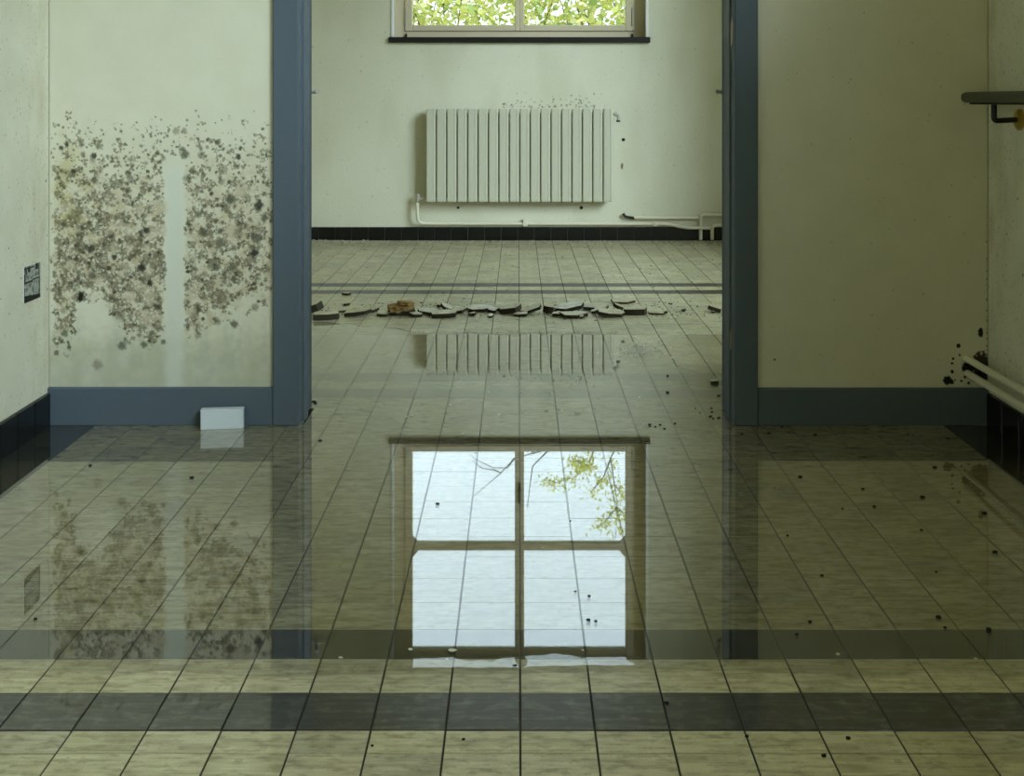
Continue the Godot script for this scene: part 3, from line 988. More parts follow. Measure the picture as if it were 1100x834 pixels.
# ---------------------------------------------------------------- door leaves, folded back into the far room
func build_leaf(called: String, s: float, label: String) -> void:
	var w := structure(called, label, "door")
	var e := 0.726 if s < 0 else 0.716
	w.position = Vector3(s * e, 0.012, -THICK - 0.03)
	w.rotation.y = -s * deg_to_rad(11.5)
	var mb := MB.new()
	var x0 := 0.0 if s > 0 else -0.04
	mb.box(Vector3(x0, 0.0, -0.66), Vector3(x0 + 0.04, 2.34, 0.0), 0.003)
	var leaf := part("leaf", mb, M.blue, w)
	var hy := EYE + 0.035 - 0.012
	mb = MB.new()
	var zi := -0.61
	var xi := -s * 0.001
	mb.box(Vector3(minf(xi, xi - s * 0.006), hy - 0.11, zi - 0.02), Vector3(maxf(xi, xi - s * 0.006), hy + 0.05, zi + 0.02), 0.002)
	part("handle_plate", mb, M.iron, leaf)
	mb = MB.new()
	mb.tube([Vector3(xi, hy, zi), Vector3(xi - s * 0.040, hy, zi), Vector3(xi - s * 0.046, hy, zi + 0.006), Vector3(xi - s * 0.046, hy, zi + 0.10)], 0.008, 10)
	part("handle", mb, M.valve, leaf)

# ---------------------------------------------------------------- radiator and pipes
func arc(points: Array, r: float, steps := 6) -> Array:
	# polyline with rounded corners
	var out := [points[0]]
	for i in range(1, points.size() - 1):
		var p: Vector3 = points[i]
		var a: Vector3 = (points[i - 1] - p).normalized()
		var b: Vector3 = (points[i + 1] - p).normalized()
		var rr := minf(r, minf(p.distance_to(points[i - 1]), p.distance_to(points[i + 1])) * 0.49)
		for k in steps + 1:
			var t := float(k) / steps
			var q0 := p + a * rr
			var q1 := p + b * rr
			out.append(q0.lerp(p, t).lerp(p.lerp(q1, t), t))
	out.append(points[-1])
	return out

func build_radiator() -> void:
	var zb := BACK + 0.055      # back of the body
	var zf := BACK + 0.135      # front
	var s := F / (CAM_Z - zf)
	var x0 := (457.2 - CX) / s
	var x1 := (659.0 - CX) / s
	var y1 := EYE - (117.0 - CY) / s
	var y0 := EYE - (217.0 - CY) / s
	var r := thing("radiator", "long cream steel column radiator on the wall under the window", "radiator")
	var n := 18
	var w := (x1 - x0) / n
	# one column: flat front with two soft ribs, open gaps between neighbours
	var prof := [Vector2(-w * 0.5 + 0.0045, 0.0), Vector2(-w * 0.5 + 0.0035, 0.066), Vector2(-w * 0.5 + 0.006, 0.077), Vector2(-w * 0.5 + 0.011, 0.080), Vector2(w * 0.12, 0.080), Vector2(w * 0.16, 0.077), Vector2(w * 0.20, 0.080), Vector2(w * 0.5 - 0.011, 0.080), Vector2(w * 0.5 - 0.006, 0.077), Vector2(w * 0.5 - 0.0035, 0.066), Vector2(w * 0.5 - 0.0045, 0.0)]
	var mb := MB.new()
	var hy := (y1 - y0) * 0.5
	var t := Transform3D(Basis(Vector3(1, 0, 0), Vector3(0, 0, 1), Vector3(0, -1, 0)), Vector3.ZERO)
	mb.prism(prof, -hy + 0.006, hy - 0.006, t)
	var inner := []
	for p in prof:
		inner.append(Vector2(p.x * 0.9, 0.04 + (p.y - 0.04) * 0.9))
	mb.prism(inner, -hy, hy, t)
	var mesh := mb.mesh()
	for i in n:
		mi("column", mesh, M.radiator, r, Vector3(x0 + w * (i + 0.5), (y0 + y1) * 0.5, zb))
	# headers joining the columns, behind the fronts
	for y in [y0 + 0.05, y1 - 0.05]:
		mb = MB.new()
		mb.tube([Vector3(x0 + 0.01, y, zb + 0.03), Vector3(x1 - 0.01, y, zb + 0.03)], 0.02, 12)
		part("header", mb, M.radiator, r)
	for x in [492.0, 624.0]:
		mb = MB.new()
		var bx: float = (x - CX) / s
		mb.box(Vector3(bx - 0.012, y0 + 0.004, BACK + 0.0045), Vector3(bx + 0.012, y0 + 0.06, BACK + 0.008), 0.001)
		mb.box(Vector3(bx - 0.012, y0 + 0.02, BACK + 0.0045), Vector3(bx + 0.012, y0 + 0.03, zb + 0.01), 0.001)
		part("bracket", mb, M.radiator, r)
	# top right: valve with a short elbow
	mb = MB.new()
	var vy := y1 - 0.04
	mb.tube(arc([Vector3(x1 - 0.01, vy, zb + 0.03), Vector3(x1 + 0.04, vy, zb + 0.03), Vector3(x1 + 0.04, vy - 0.05, zb + 0.03)], 0.015), 0.011, 10)
	var valve := part("valve", mb, M.valve, r)
	mb = MB.new()
	mb.tube([Vector3(x1 + 0.012, vy, zb + 0.03), Vector3(x1 + 0.03, vy, zb + 0.03)], 0.02, 6)
	part("nut", mb, M.valve, valve)
	mb = MB.new()
	mb.tube([Vector3(x1 + 0.04, vy - 0.045, zb + 0.03), Vector3(x1 + 0.04, vy - 0.058, zb + 0.03)], 0.015, 10)
	part("open_end", mb, M.iron, valve)
	# bottom left: lockshield
	mb = MB.new()
	mb.tube([Vector3(x0 - 0.052, y0 + 0.02, zb + 0.03), Vector3(x0 + 0.01, y0 + 0.02, zb + 0.03)], 0.012, 10)
	mb.tube([Vector3(x0 - 0.062, y0 + 0.002, zb + 0.03), Vector3(x0 - 0.062, y0 + 0.055, zb + 0.03)], 0.013, 10)
	part("lockshield", mb, M.valve, r)

func build_pipes() -> void:
	var zp := BACK + 0.03
	var p := func(px: float, py: float, z := BACK + 0.03): return on_plane(px, py, z)
	var zr := BACK + 0.085
	# feed from the lockshield, round a bend and along the wall over the skirting
	var o := thing("heating_pipe", "cream pipe bending down from the radiator's left end and running low along the wall", "pipe", "heating pipes on the radiator wall")
	var mb := MB.new()
	mb.tube(arc([p.call(448.2, 217.6, zr), p.call(448.2, 229.0, zr), p.call(449.0, 239.6, zr - 0.02), p.call(466.0, 240.3), p.call(718.0, 240.6), p.call(734.0, 244.6, zp + 0.03), p.call(763.0, 245.2, zp + 0.03)], 0.06), 0.0125, 12)
	part("tube", mb, M.pipe, o)
	for x in [564.0, 704.0]:
		mb = MB.new()
		var q: Vector3 = p.call(x, 240.5)
		mb.box(q + Vector3(-0.017, -0.018, -0.026), q + Vector3(0.017, 0.034 if x < 600.0 else 0.015, 0.016), 0.003)
		part("clip", mb, M.pipe, o)
	# stub that lost its riser: sooted bend, then straight into the tall riser
	o = thing("heating_pipe", "cream pipe with a scorched bent end beside the radiator's lower right corner", "pipe", "heating pipes on the radiator wall")
	mb = MB.new()
	mb.tube(arc([p.call(681.0, 234.0), p.call(750.0, 234.2)], 0.02), 0.0115, 12)
	part("tube", mb, M.pipe, o)
	mb = MB.new()
	mb.tube(arc([p.call(669.5, 229.5), p.call(671.5, 233.0), p.call(682.0, 234.4)], 0.03), 0.0105, 10)
	part("scorched_end", mb, M.burnt, o)
	for a in [[752.6, 257.6, 231.0, 0.0, "tall cream riser pipe from the floor bending right along the radiator wall"], [765.0, 257.6, 242.2, 0.012, "short cream riser pipe close to the corner, bending right above the skirting"]]:
		o = thing("heating_pipe", a[4], "pipe", "heating pipes on the radiator wall")
		mb = MB.new()
		var z: float = zp + a[3]
		var end := on_plane(776, a[2], z)
		end.x = BR - 0.002
		mb.tube(arc([p.call(a[0], a[1], z), p.call(a[0], a[2], z), end], 0.03), 0.0135, 12)
		part("tube", mb, M.pipe, o)
	# pair of pipes on the right wall of the near room, coming out of the hole in the corner
	for a in [[1.457, 0.212, "upper cream pipe running along the right wall from the hole in the corner", 0.0115], [1.460, 0.164, "lower cream pipe running along the right wall above the black skirting", 0.0115]]:
		o = thing("wall_pipe", a[2], "pipe", "pair of pipes on the right wall")
		mb = MB.new()
		mb.tube([Vector3(a[0], a[1], -0.02), Vector3(a[0], a[1], 1.0), Vector3(a[0], a[1], 2.2)], a[3], 14)
		part("tube", mb, M.pipe, o)
		mb = MB.new()
		mb.tube([Vector3(a[0], a[1], 0.85), Vector3(HALF - 0.001, a[1], 0.85)], 0.006, 8)
		part("clip", mb, M.pipe, o)

func build_handrail() -> void:
	var r := thing("handrail", "dark wooden handrail on an iron bracket, fixed to the right wall", "handrail")
	var xc := 1.447
	var y := EYE + 0.010
	# rail: flattened oval section, rounded at its end
	var ring := []
	for k in 20:
		var a := TAU * k / 20.0
		ring.append(Vector2(0.025 * signf(cos(a)) * pow(absf(cos(a)), 0.7), 0.0175 * signf(sin(a)) * pow(absf(sin(a)), 0.7)))
	var mb := MB.new()
	var zs := [0.03, 0.034, 0.042, 0.055, 2.0]
	var sc := [0.35, 0.7, 0.9, 1.0, 1.0]
	var k0 := 0
	for i in zs.size():
		for p in ring:
			mb.v.append(Vector3(xc + p.x * sc[i], y + p.y * sc[i], zs[i]))
			mb.n.append(Vector3(p.x / 0.025, p.y / 0.0175, -0.6 if i < 3 else 0.0).normalized())
			mb.uv.append(Vector2.ZERO)
	for i in zs.size() - 1:
		for s in 20:
			var a := i * 20 + s
			var b := i * 20 + (s + 1) % 20
			mb.ix.append_array([a, a + 20, b, b, a + 20, b + 20])
	for s in range(1, 19):
		mb.tri(mb.v[0], mb.v[s + 1], mb.v[s])
		var q := (zs.size() - 1) * 20
		mb.tri(mb.v[q], mb.v[q + s], mb.v[q + s + 1])
	part("rail", mb, M.rail, r)
	mb = MB.new()
	mb.box(Vector3(xc - 0.013, y - 0.0225, 0.09), Vector3(xc + 0.013, y - 0.0165, 1.9), 0.001)
	part("support_strip", mb, M.iron, r)
	for z in [CAM_Z - 3.595, 1.35]:
		mb = MB.new()
		mb.tube(arc([Vector3(xc, y - 0.02, z), Vector3(xc, y - 0.072, z), Vector3(HALF - 0.004, y - 0.068, z)], 0.012), 0.0085, 10)
		var b := part("bracket", mb, M.iron, r)
		mb = MB.new()
		mb.tube([Vector3(HALF - 0.003, y - 0.068, z), Vector3(HALF - 0.010, y - 0.068, z), Vector3(HALF - 0.016, y - 0.068, z)], [0.033, 0.032, 0.022], 20)
		part("rosette", mb, M.brass, b)

func build_small_things() -> void:
	# white box on the wet floor against the blue baseboard
	var b := thing("white_box", "small white box standing in the water against the blue baseboard under the mould", "box", "", Vector3((241.0 - CX) / 332.0, 0.0, 0.048))
	b.rotation.y = deg_to_rad(7.0)
	var mb := MB.new()
	mb.box(Vector3(-0.067, FLOOR_Y, -0.016), Vector3(0.067, 0.058, 0.016), 0.002)
	part("body", mb, M.card, b)
	mb = MB.new()
	mb.box(Vector3(-0.068, 0.056, -0.017), Vector3(0.068, 0.0615, 0.017), 0.002)
	part("lid", mb, M.card, b)
	# torn notice on the left wall
	var w := 96
	var h := 84
	var im := Image.create(w, h, false, Image.FORMAT_RGB8)
	var nz := noise(0.06, 71, 3)
	for y in h:
		for x in w:
			var g := nz.get_noise_2d(x, y)
			im.set_pixel(x, y, Color(0.66, 0.68, 0.62).darkened(clampf(g * 0.8, 0.0, 0.6)))
	var ink := Color(0.06, 0.07, 0.06)
	for r in [[0, 4, 60, 3], [22, 3, 14, 12], [66, 0, 16, 14], [8, 4, 8, 14], [86, 0, 4, 34], [0, 18, 8, 24], [0, 36, 50, 4], [50, 34, 40, 3], [0, 50, 3, 30], [88, 34, 4, 46]]:
		im.fill_rect(Rect2i(r[0], r[1], r[2], r[3]), ink)
	for x in w:
		im.fill_rect(Rect2i(x, 68 + int(8.0 * x / w), 1, 16), ink)
	for i in 40:
		im.set_pixel((i * 37) % w, 40 + (i * 13) % 26, Color(0.3, 0.32, 0.28))
	var nm := mat(Color.WHITE, 0.7)
	nm.albedo_texture = ImageTexture.create_from_image(im)
	nm.texture_repeat = false
	mb = MB.new()
	var z0 := CAM_Z - 3.765
	var z1 := CAM_Z - 3.642
	var y0 := 0.425
	var y1 := 0.537
	var x := -HALF + 0.006
	mb.quad(Vector3(x, y0, z1), Vector3(x, y0, z0), Vector3(x, y1, z0), Vector3(x, y1, z1), [Vector2(0, 1), Vector2(1, 1), Vector2(1, 0), Vector2(0, 0)])
	var q := MB.new()
	q.box(Vector3(-HALF + 0.003, y0, z0), Vector3(x - 0.0004, y1, z1))
	var n := thing("wall_notice", "small torn black-and-white notice stuck on the left wall", "notice")
	part("backing", q, M.white, n)
	part("print", mb, nm, n)

# ---------------------------------------------------------------- debris
func shard_mesh(w: float, d: float, th: float) -> ArrayMesh:
	# broken slab: irregular outline, worn top, thick dark edge and underside
	var poly := []
	var n := rng.randi_range(5, 8)
	for i in n:
		var a := TAU * (i + rng.randf_range(-0.3, 0.3)) / n
		var e := 1.0 / maxf(absf(cos(a)), absf(sin(a)))
		var r := lerpf(1.0, e, 0.75) * rng.randf_range(0.82, 1.0)
		poly.append(Vector2(cos(a) * r * w * 0.5, sin(a) * r * d * 0.5))
	var am := ArrayMesh.new()
	var t := Transform3D(Basis(Vector3.RIGHT, -PI / 2), Vector3.ZERO)
	var mb := MB.new()
	mb.prism(poly, 0.0, th - 0.002, t)
	mb.mesh(am)
	mb = MB.new()
	var inner := []
	for p in poly:
		inner.append(p * 0.985)
	mb.prism(inner, th - 0.002, th, t)
	mb.mesh(am)
	return am

func lay_shard(called: String, label: String, group: String, px: float, py: float, wpx: float, tilt: Vector3, th := 0.012, depth := 0.0, lift := 0.0) -> void:
	var p := on_floor(px, py, FLOOR_Y)
	var s := F / (CAM_Z - p.z)
	var w := wpx / s
	var o := thing(called, label, "rubble", group)
	var am := shard_mesh(w, depth if depth > 0.0 else minf(w, 0.11) * rng.randf_range(0.7, 1.0), th)
	var lo := INF
	var b := Basis.from_euler(tilt)
	for vert in am.surface_get_arrays(0)[Mesh.ARRAY_VERTEX]:
		lo = minf(lo, (b * vert).y)
	o.basis = b
	o.position = Vector3(p.x, FLOOR_Y - lo + lift, p.z)
	var m := MeshInstance3D.new()
	m.name = "slab"
	m.mesh = am
	am.surface_set_material(0, M.shard_under)
	am.surface_set_material(1, M.tiles_dusty[rng.randi_range(0, 5)])
	o.add_child(m)

func build_debris() -> void:
	rng.seed = 404
	var g := "broken tiles heaped across the back room floor"
	var lab := "small broken piece of floor tile in the row of rubble across the back room"
	var own := {0: "thick flat tile slab lying against the left jamb, dark broken front edge", 2: "thin flat tile slab behind the thick slab by the left jamb", 3: "tilted tile slab between the left jamb and the ochre screed lump", 4: "pale tile slab just right of the ochre screed lump", 5: "dark-edged tile slab below the left end of the radiator", 7: "thin tile slab lying flat below the radiator's left third", 10: "thick tile slab below the middle of the radiator", 11: "steeply leaning tile slab below the middle of the radiator", 12: "very thick dark chunk under the raised end of a long slab", 13: "long tile slab propped up at one end on a dark chunk", 14: "broad tile slab in front of the long propped slab", 16: "broad tile slab below the radiator's right end", 18: "thick square tile slab at the right end of the rubble heap", 19: "thin pale tile slab lying alone behind the rubble row", 21: "tilted tile fragment lying by the right jamb beyond the heap", 20: "very thin tile slab right of the rubble heap"}
	var n := -1
	# [px, py (contact), width px, pitch, roll, thickness, lift]
	for a in [[349, 343, 31, 0.02, 0.0, 0.020, 0], [341, 336, 14, 0.1, 0.25, 0.025, 0], [365, 335, 34, 0.03, 0.02, 0.008, 0], [385, 339.5, 32, 0.05, 0.10, 0.013, 0], [460, 338, 26, 0.06, -0.06, 0.010, 0], [477, 340.5, 31, 0.03, 0.03, 0.014, 0], [479, 334, 14, 0.1, -0.35, 0.010, 0], [514, 334.5, 28, 0.08, 0.03, 0.011, 0], [508, 339.5, 9, 0.0, 0.1, 0.010, 0], [528, 336.5, 12, 0.1, -0.2, 0.012, 0], [548, 336.5, 26, 0.04, 0.12, 0.018, 0], [572, 336.5, 24, 0.06, 0.28, 0.010, 0], [589, 336.5, 13, 0.0, -0.1, 0.022, 0], [613, 334.5, 36, 0.08, 0.16, 0.013, 0], [616, 341, 34, 0.05, -0.03, 0.012, 0], [637, 332.5, 25, 0.05, -0.05, 0.010, 0], [656, 340, 34, 0.06, -0.08, 0.012, 0], [664, 333.5, 13, 0.1, -0.3, 0.012, 0], [683, 337.5, 28, 0.02, 0.02, 0.020, 0], [668, 325.5, 30, 0.05, 0.0, 0.008, 0], [706, 337, 20, 0.02, 0.0, 0.006, 0], [767, 335.5, 16, 0.08, -0.2, 0.014, 0], [400, 335, 18, 0.05, 0.05, 0.010, 0], [372, 317, 9, 0.0, 0.0, 0.009, 0], [372, 328.5, 8, 0.0, 0.1, 0.008, 0], [447, 340, 16, 0.02, -0.05, 0.010, 0], [495, 336.5, 13, 0.05, 0.15, 0.009, 0], [560, 339.5, 16, 0.04, 0.05, 0.008, 0], [600, 340, 15, 0.1, 0.1, 0.010, 0], [646, 336, 16, 0.12, 0.2, 0.010, 0], [536, 333, 20, 0.05, 0.05, 0.008, 0], [412, 339.5, 15, 0.02, 0.0, 0.010, 0], [424, 333, 12, 0.1, 0.2, 0.010, 0], [335, 331, 14, 0.05, 0.1, 0.012, 0], [768, 412.5, 10, 0.0, 0.1, 0.008, 0]]:
		n += 1
		lay_shard("broken_tile", own[n] if own.has(n) else lab if a[1] < 400 else "small dark tile chip lying in the water by the right door jamb", g if a[1] < 400 else "", a[0], a[1], a[2], Vector3(a[3] * 1.6 + 0.02, rng.randf_range(-0.35, 0.35), a[4] * 1.25), a[5] * 1.5, 0.0, a[6])
	for i in 30:
		lay_shard("tile_splinter", "thumb-sized splinter of tile between the slabs of the rubble row", "tile splinters in the rubble row", rng.randf_range(335, 700) if i < 26 else rng.randf_range(700, 775), 335.0 + rng.randfn(0.0, 3.2), rng.randf_range(4.5, 10.0), Vector3(rng.randf_range(-0.15, 0.3), rng.randf() * TAU, rng.randf_range(-0.35, 0.35)), rng.randf_range(0.007, 0.014))
	# the ochre lump of screed with its dark slab below
	var p := on_floor(430, 337.5, FLOOR_Y)
	var o := thing("screed_lump", "ochre lump of broken screed sitting on the rubble row near the left jamb", "rubble", "", p)
	var mb := MB.new()
	mb.prism([Vector2(-0.07, 0.0), Vector2(0.072, 0.0), Vector2(0.066, 0.02), Vector2(-0.055, 0.026)], -0.05, 0.045)
	part("base_slab", mb, M.shard_under, o)
	var am := shard_mesh(0.165, 0.10, 0.026)
	var c := mi("lump", am, M.brick, o, Vector3(0.004, 0.022, 0.0))
	c.rotation = Vector3(0.05, 0.5, 0.07)
	am = shard_mesh(0.115, 0.08, 0.017)
	c = mi("lump", am, M.brick, o, Vector3(0.02, 0.046, -0.005))
	c.rotation = Vector3(0.06, 1.4, -0.10)
	# crumbs scattered along the rubble and the far skirting
	scatter("rubble_crumbs", "fine dark crumbs of mortar strewn along the rubble row", M.crumb, 420, 12, func():
		return on_floor(rng.randf_range(300, 800), 334.0 + rng.randfn(0.0, 5.0), FLOOR_Y), 0.003, 0.009)
	scatter("plaster_crumbs", "pale plaster crumbs strewn along the foot of the radiator wall", M.dust, 1500, 13, func():
		return Vector3(rng.randf_range(-1.9, 1.9), FLOOR_Y, BACK + 0.03 + absf(rng.randfn(0.0, 0.14))), 0.004, 0.015)
	scatter("plaster_heap", "small drift of plaster crumbs in the angle by the left end of the black skirting", M.dust, 420, 15, func():
		return Vector3(-1.56 + absf(rng.randfn(0.0, 0.16)), FLOOR_Y, BACK + 0.03 + absf(rng.randfn(0.0, 0.10))), 0.006, 0.026)
	scatter("lime_crust", "white lime crust on the tiles where the water ends beside the radiator's mirror image", M.flake, 260, 16, func():
		return on_floor(688.0 + rng.randfn(0.0, 13.0), 376.0 + rng.randfn(0.0, 5.0), 0.0008), 0.002, 0.007)
	scatter("shore_crust", "thin pale line of scum along the water's edge before the rubble row", M.dust, 380, 17, func():
		return on_floor(rng.randf_range(440.0, 665.0), 357.6 + rng.randfn(0.0, 0.7), 0.0004), 0.002, 0.005)
	scatter("floor_grit", "dark grit lying loose over the dry tiles of the back room", M.crumb, 520, 14, func():
		return Vector3(rng.randf_range(-1.9, 1.9), FLOOR_Y, rng.randf_range(BACK + 0.05, -1.9)), 0.002, 0.008)
	# flakes of paint afloat and dark bits on the water: each its own
	var i := 0
	for a in [[442, 447.3, 5], [437, 447.6, 3], [486.5, 447.7, 4], [497, 466, 3], [529, 466.5, 5], [484, 435, 3], [494, 410, 3], [536, 445.6, 3], [562.5, 441, 3], [587, 441.5, 5], [603.5, 441, 3], [620, 444, 7], [590.6, 422.6, 5], [643, 427.6, 3], [687, 427, 3], [652, 463.6, 3], [657, 463.4, 3], [668, 409, 3], [623, 414, 2], [573, 485, 5], [511, 487, 3], [556, 494, 3], [583, 589, 4], [590, 484, 3], [441, 698, 5], [486, 699, 10], [626, 699, 4], [478, 398, 3], [503, 392, 3], [623, 382, 3], [601, 380, 4], [641, 379, 4], [560, 420, 2], [525, 421, 2], [691, 456, 2], [900, 703, 5], [1048, 708, 5], [480, 709, 4], [366, 707, 5]]:
		flake("paint_flake", "white flake of old paint lying on the water", "flakes of paint on the water", a, M.flake)
	for a in [[717, 422, 4], [717, 404, 3], [772, 425.5, 4], [747, 439, 2], [752, 444, 2], [764, 439, 3], [765, 443, 3], [763, 448, 4], [766, 450, 3], [772, 449.5, 4], [698, 457, 4], [704, 459, 3], [709, 457, 3], [714, 461, 3], [725, 455.5, 3], [337, 432, 5], [339, 433.5, 3], [344, 474, 4], [618, 636, 3], [633, 641, 4], [632, 667, 5], [640, 668, 4], [613, 560, 2], [470, 542, 4], [860, 513, 5], [991, 535, 7], [939, 545, 4], [927, 526, 4], [1004, 503, 5], [905, 547, 3], [990, 570, 4], [846, 576, 3], [1069, 594, 7], [1057, 552, 7], [1008, 664, 7], [870, 669, 5], [1062, 677, 6], [856, 682, 4], [1015, 675, 4], [883, 619, 4], [1006, 615, 3], [802, 792, 5], [885, 813, 6], [911, 794, 6], [716, 756, 5], [553, 717, 6], [498, 795, 4], [97, 501, 4], [206, 514, 5], [38, 666, 5], [400, 802, 4], [797, 467, 3], [826, 466, 4], [876, 468, 5], [840, 459, 3], [1018, 472, 4], [975, 467, 3]]:
		flake("dark_crumb", "small dark crumb of debris on the wet tiles", "dark crumbs on the wet floor", a, M.crumb)

func flake(called: String, label: String, group: String, a: Array, m: Material) -> void:
	var wet: bool = a[1] < 700.0
	var p := on_floor(a[0], a[1], 0.0 if wet else FLOOR_Y)
	var s := F / (CAM_Z - p.z)
	var w: float = a[2] / s * 0.5
	var mb := MB.new()
	var n := 6
	var poly := []
	for k in n:
		var t := TAU * (k + rng.randf_range(-0.3, 0.3)) / n
		poly.append(Vector2(cos(t) * w * rng.randf_range(0.7, 1.1), sin(t) * w * rng.randf_range(0.5, 1.0)))
	mb.prism(poly, 0.0, 0.0012 if m == M.flake else minf(w * 0.7, 0.004), Transform3D(Basis(Vector3.RIGHT, -PI / 2), Vector3.ZERO))
	var o := mi(called, mb.mesh(), m, null, p)
	tag(o, label, "flake" if m == M.flake else "crumb", group)

func scatter(called: String, label: String, m: Material, count: int, sd: int, where: Callable, lo: float, hi: float) -> void:
	rng.seed = sd
	var mb := MB.new()
	mb.tri(Vector3(-1, 0, 0.7), Vector3(1, 0, 0.5), Vector3(0.1, 0.9, 0))
	mb.tri(Vector3(1, 0, 0.5), Vector3(0.3, 0, -0.9), Vector3(0.1, 0.9, 0))
	mb.tri(Vector3(0.3, 0, -0.9), Vector3(-1, 0, 0.7), Vector3(0.1, 0.9, 0))
	mb.tri(Vector3(-1, 0, 0.7), Vector3(0.3, 0, -0.9), Vector3(1, 0, 0.5))
	var mm := MultiMesh.new()
	mm.transform_format = MultiMesh.TRANSFORM_3D
	mm.mesh = mb.mesh()
	mm.mesh.surface_set_material(0, m)
	mm.instance_count = count
	for i in count:
		var s := rng.randf_range(lo, hi) * rng.randf_range(0.5, 1.0)
		mm.set_instance_transform(i, Transform3D(Basis(Vector3.UP, rng.randf() * TAU).scaled(Vector3(s, s * 0.6, s)), where.call()))
	var o := MultiMeshInstance3D.new()
	o.multimesh = mm
	o.name = numbered(called)
	add_child(o)
	tag(o, label, "crumbs", "", "stuff")

# ---------------------------------------------------------------- outside
func leaf_mesh() -> ArrayMesh:
	var mb := MB.new()
	var a := Vector3(0, 0, 0)
	var t := Vector3(0, 1, 0.08)
	var l := [Vector3(-0.22, 0.28, 0.06), Vector3(-0.25, 0.6, 0.09)]
	var r := [Vector3(0.22, 0.28, 0.06), Vector3(0.25, 0.6, 0.09)]
	mb.tri(a, r[0], l[0])
	mb.quad(l[0], r[0], r[1], l[1])
	mb.tri(l[1], r[1], t)
	return mb.mesh()

func leaves(parent: Node3D, count: int, where: Callable, lo: float, hi: float, tones: Array) -> void:
	var mm := MultiMesh.new()
	mm.transform_format = MultiMesh.TRANSFORM_3D
	mm.use_colors = true
	mm.mesh = leaf_mesh()
	mm.mesh.surface_set_material(0, M.leaf)
	mm.instance_count = count
	for i in count:
		var s := rng.randf_range(lo, hi)
		var b := Basis.from_euler(Vector3(rng.randf_range(-1.4, 1.4), rng.randf() * TAU, rng.randf_range(-1.6, 1.6))).scaled(Vector3.ONE * s)
		mm.set_instance_transform(i, Transform3D(b, where.call()))
		var c: Color = tones[rng.randi_range(0, tones.size() - 1)]
		mm.set_instance_color(i, c * rng.randf_range(0.8, 1.15))
	var o := MultiMeshInstance3D.new()
	o.multimesh = mm
	o.name = "foliage"
	parent.add_child(o)
	o.set_meta("kind", "stuff")

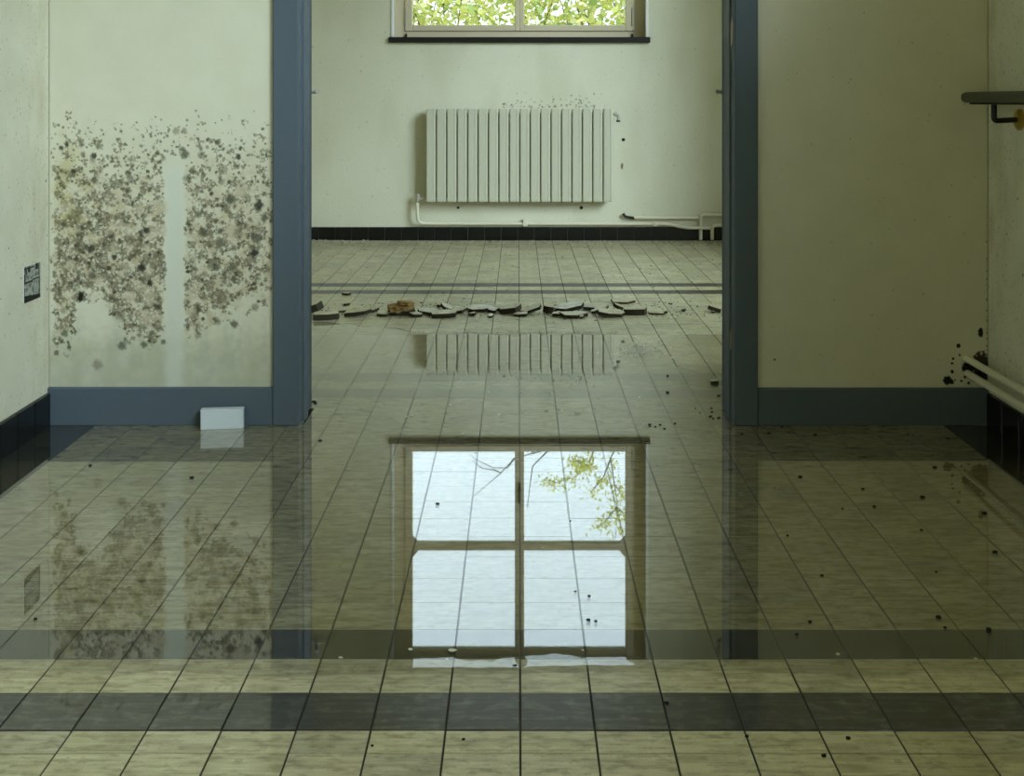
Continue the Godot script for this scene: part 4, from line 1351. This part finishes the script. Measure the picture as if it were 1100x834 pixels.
func build_outside() -> void:
	var mb := MB.new()
	mb.box(Vector3(-40, -0.9, -50), Vector3(40, -0.45, 40))
	var o := mi("lawn", mb.mesh(), M.lawn)
	tag(o, "green lawn round the building outside the windows", "grass", "", "stuff")
	rng.seed = 2024
	# hedge some six metres beyond the window: yellowing leaves, gaps of sky
	var hz := CAM_Z - 15.0
	var tones := [Color(0.80, 0.76, 0.28), Color(0.74, 0.72, 0.24), Color(0.86, 0.82, 0.42), Color(0.38, 0.48, 0.14), Color(0.84, 0.82, 0.50)]
	var h := thing("garden_hedge", "loose yellow-green hedge outside, seen through the lower panes of the window", "hedge", "", Vector3(0, -0.448, hz))
	mb = MB.new()
	for i in 60:
		var x := rng.randf_range(-5.5, 5.5)
		var z := rng.randf_range(-0.5, 0.5)
		var pts := [Vector3(x, 0.03, z)]
		for k in 5:
			pts.append(pts[-1] + Vector3(rng.randf_range(-0.25, 0.25), 0.6, rng.randf_range(-0.15, 0.15)))
		mb.tube(pts, [0.02, 0.018, 0.015, 0.012, 0.009, 0.005], 5)
	part("stems", mb, M.bark, h)
	var lump := noise(0.5, 5, 3)
	leaves(h, 34000, func():
		var x := rng.randf_range(-5.6, 5.6)
		var y := 0.35 + pow(rng.randf(), 0.75) * (3.1 + lump.get_noise_2d(x * 2.5, 0.0) * 0.5)
		return Vector3(x, y, rng.randf_range(-0.7, 0.7)), 0.07, 0.15, tones)
	# tree behind the hedge; its upper twigs show only in the water
	var t := thing("garden_tree", "thin-branched tree outside whose yellow twigs are mirrored in the water", "tree", "", Vector3(1.7, -0.445, hz - 1.2))
	var D := 16.2
	var q := func(px: float, py: float, dz := 0.0): return Vector3((px - CX) / F * (D + dz) - 1.7, (py - CY) / F * (D + dz) - EYE + 0.45, -dz)
	mb = MB.new()
	var trunk := [Vector3(0, 0, 0), Vector3(0.05, 1.4, 0), Vector3(-0.1, 2.6, 0), q.call(668, 470)]
	mb.tube(trunk, [0.12, 0.10, 0.07, 0.04], 8)
	part("trunk", mb, M.bark, t)
	var twigs := []
	for a in [[[668, 470], [640, 478], [590, 482], [553, 492], [538, 508], [522, 521], [508, 534]], [[538, 508], [531, 505], [518, 503], [508, 494]], [[553, 492], [545, 502], [530, 503], [512, 494], [504, 488]], [[668, 470], [656, 492], [660, 520], [663, 545], [661, 578]], [[640, 478], [632, 500], [618, 512], [598, 518], [585, 515]], [[656, 492], [648, 512], [638, 525], [634, 528]], [[663, 545], [650, 560], [643, 566]], [[660, 520], [668, 530], [672, 536]], [[590, 482], [572, 500], [569, 520], [566, 545]], [[632, 500], [624, 496], [612, 494]], [[663, 545], [671, 552], [676, 560]]]:
		var pts := []
		for p in a:
			pts.append(q.call(p[0] + rng.randf_range(-0.6, 0.6), p[1] + rng.randf_range(-0.6, 0.6), rng.randf_range(-0.15, 0.15)))
		twigs.append(pts)
		var rr := []
		for k in pts.size():
			rr.append(lerpf(0.011, 0.0035, float(k) / (pts.size() - 1)))
		mb = MB.new()
		mb.tube(pts, rr, 5)
		part("branch", mb, M.bark, t)
	var leafy := [twigs[3], twigs[4], twigs[5], twigs[6], twigs[7], twigs[9], twigs[10], twigs[4], twigs[9]]
	leaves(t, 1100, func():
		var pts: Array = leafy[rng.randi_range(0, leafy.size() - 1)]
		var k := rng.randi_range(0, pts.size() - 2)
		var e: Vector3 = pts[k].lerp(pts[k + 1], rng.randf())
		return e + Vector3(rng.randfn(0, 0.07), rng.randfn(0, 0.05), rng.randfn(0, 0.1)), 0.03, 0.07, [Color(0.80, 0.76, 0.20), Color(0.70, 0.72, 0.16), Color(0.86, 0.80, 0.32)])

# ---------------------------------------------------------------- scene
func _ready() -> void:
	var cam := Camera3D.new()
	cam.name = "camera"
	cam.projection = Camera3D.PROJECTION_FRUSTUM
	cam.near = 0.05
	cam.far = 200.0
	cam.keep_aspect = Camera3D.KEEP_HEIGHT
	cam.size = 834.0 / F * cam.near
	cam.frustum_offset = Vector2(550.0 - CX, CY - 417.0) / F * cam.near
	cam.position = Vector3(0, EYE, CAM_Z)
	add_child(cam)
	cam.current = true
	var env := Environment.new()
	env.background_mode = Environment.BG_SKY
	var sm := ProceduralSkyMaterial.new()
	sm.sky_top_color = Color(0.87, 0.97, 1.0)
	sm.sky_horizon_color = Color(0.875, 0.96, 0.985)
	sm.sky_curve = 0.35
	sm.ground_bottom_color = Color(0.35, 0.38, 0.28)
	sm.ground_horizon_color = Color(0.55, 0.58, 0.5)
	sm.sun_angle_max = 0.0
	env.sky = Sky.new()
	env.sky.sky_material = sm
	env.background_energy_multiplier = 0.455
	env.tonemap_mode = Environment.TONE_MAPPER_LINEAR
	env.tonemap_exposure = 6.2
	env.sdfgi_enabled = true
	env.ssao_enabled = true
	env.ssil_enabled = true
	# the sun behind thin cloud: a wide soft disc, from the right and behind the camera
	var sun := DirectionalLight3D.new()
	sun.name = "veiled_sun"
	sun.light_color = Color(0.85, 0.94, 1.0)
	sun.light_energy = 0.139
	sun.light_angular_distance = 24.0
	sun.shadow_enabled = true
	sun.sky_mode = DirectionalLight3D.SKY_MODE_LIGHT_ONLY
	sun.basis = Basis.looking_at(Vector3(-0.59, -0.40, -0.70))
	add_child(sun)
	var we := WorldEnvironment.new()
	we.name = "world"
	we.environment = env
	add_child(we)

	make_materials()
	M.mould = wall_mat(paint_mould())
	M.right_panel = wall_mat(paint_right_panel())
	M.left_wall = wall_mat(paint_side(51, 1.0))
	M.right_wall = wall_mat(paint_side(57, 1.3))
	M.back_wall = wall_mat(paint_back())
	build_shell()
	build_floors()
	build_trim()
	build_window_back()
	build_window_side("window_2", "tall casement window in the right-hand wall of the back room", BR, -3.8, -0.3, 0.6, 4.1)
	build_window_side("window_3", "wide casement window in the right-hand wall of the near room", HALF, 1.0, 6.0, 1.9, 4.1)
	build_window_side("window_4", "unseen low glazed opening, added for sun on the front tiles, under the casement window in the near room's right-hand wall", HALF, 3.8, 6.0, 0.06, 1.8)  # out-of-view opening, added so the sun reaches the front floor
	build_leaf("door_2", -1.0, "blue door leaf folded back behind the left jamb, its lever handle showing")
	build_leaf("door_3", 1.0, "blue door leaf folded back behind the right jamb, its lever handle showing")
	build_water()
	build_radiator()
	build_pipes()
	build_handrail()
	build_small_things()
	build_debris()
	build_outside()
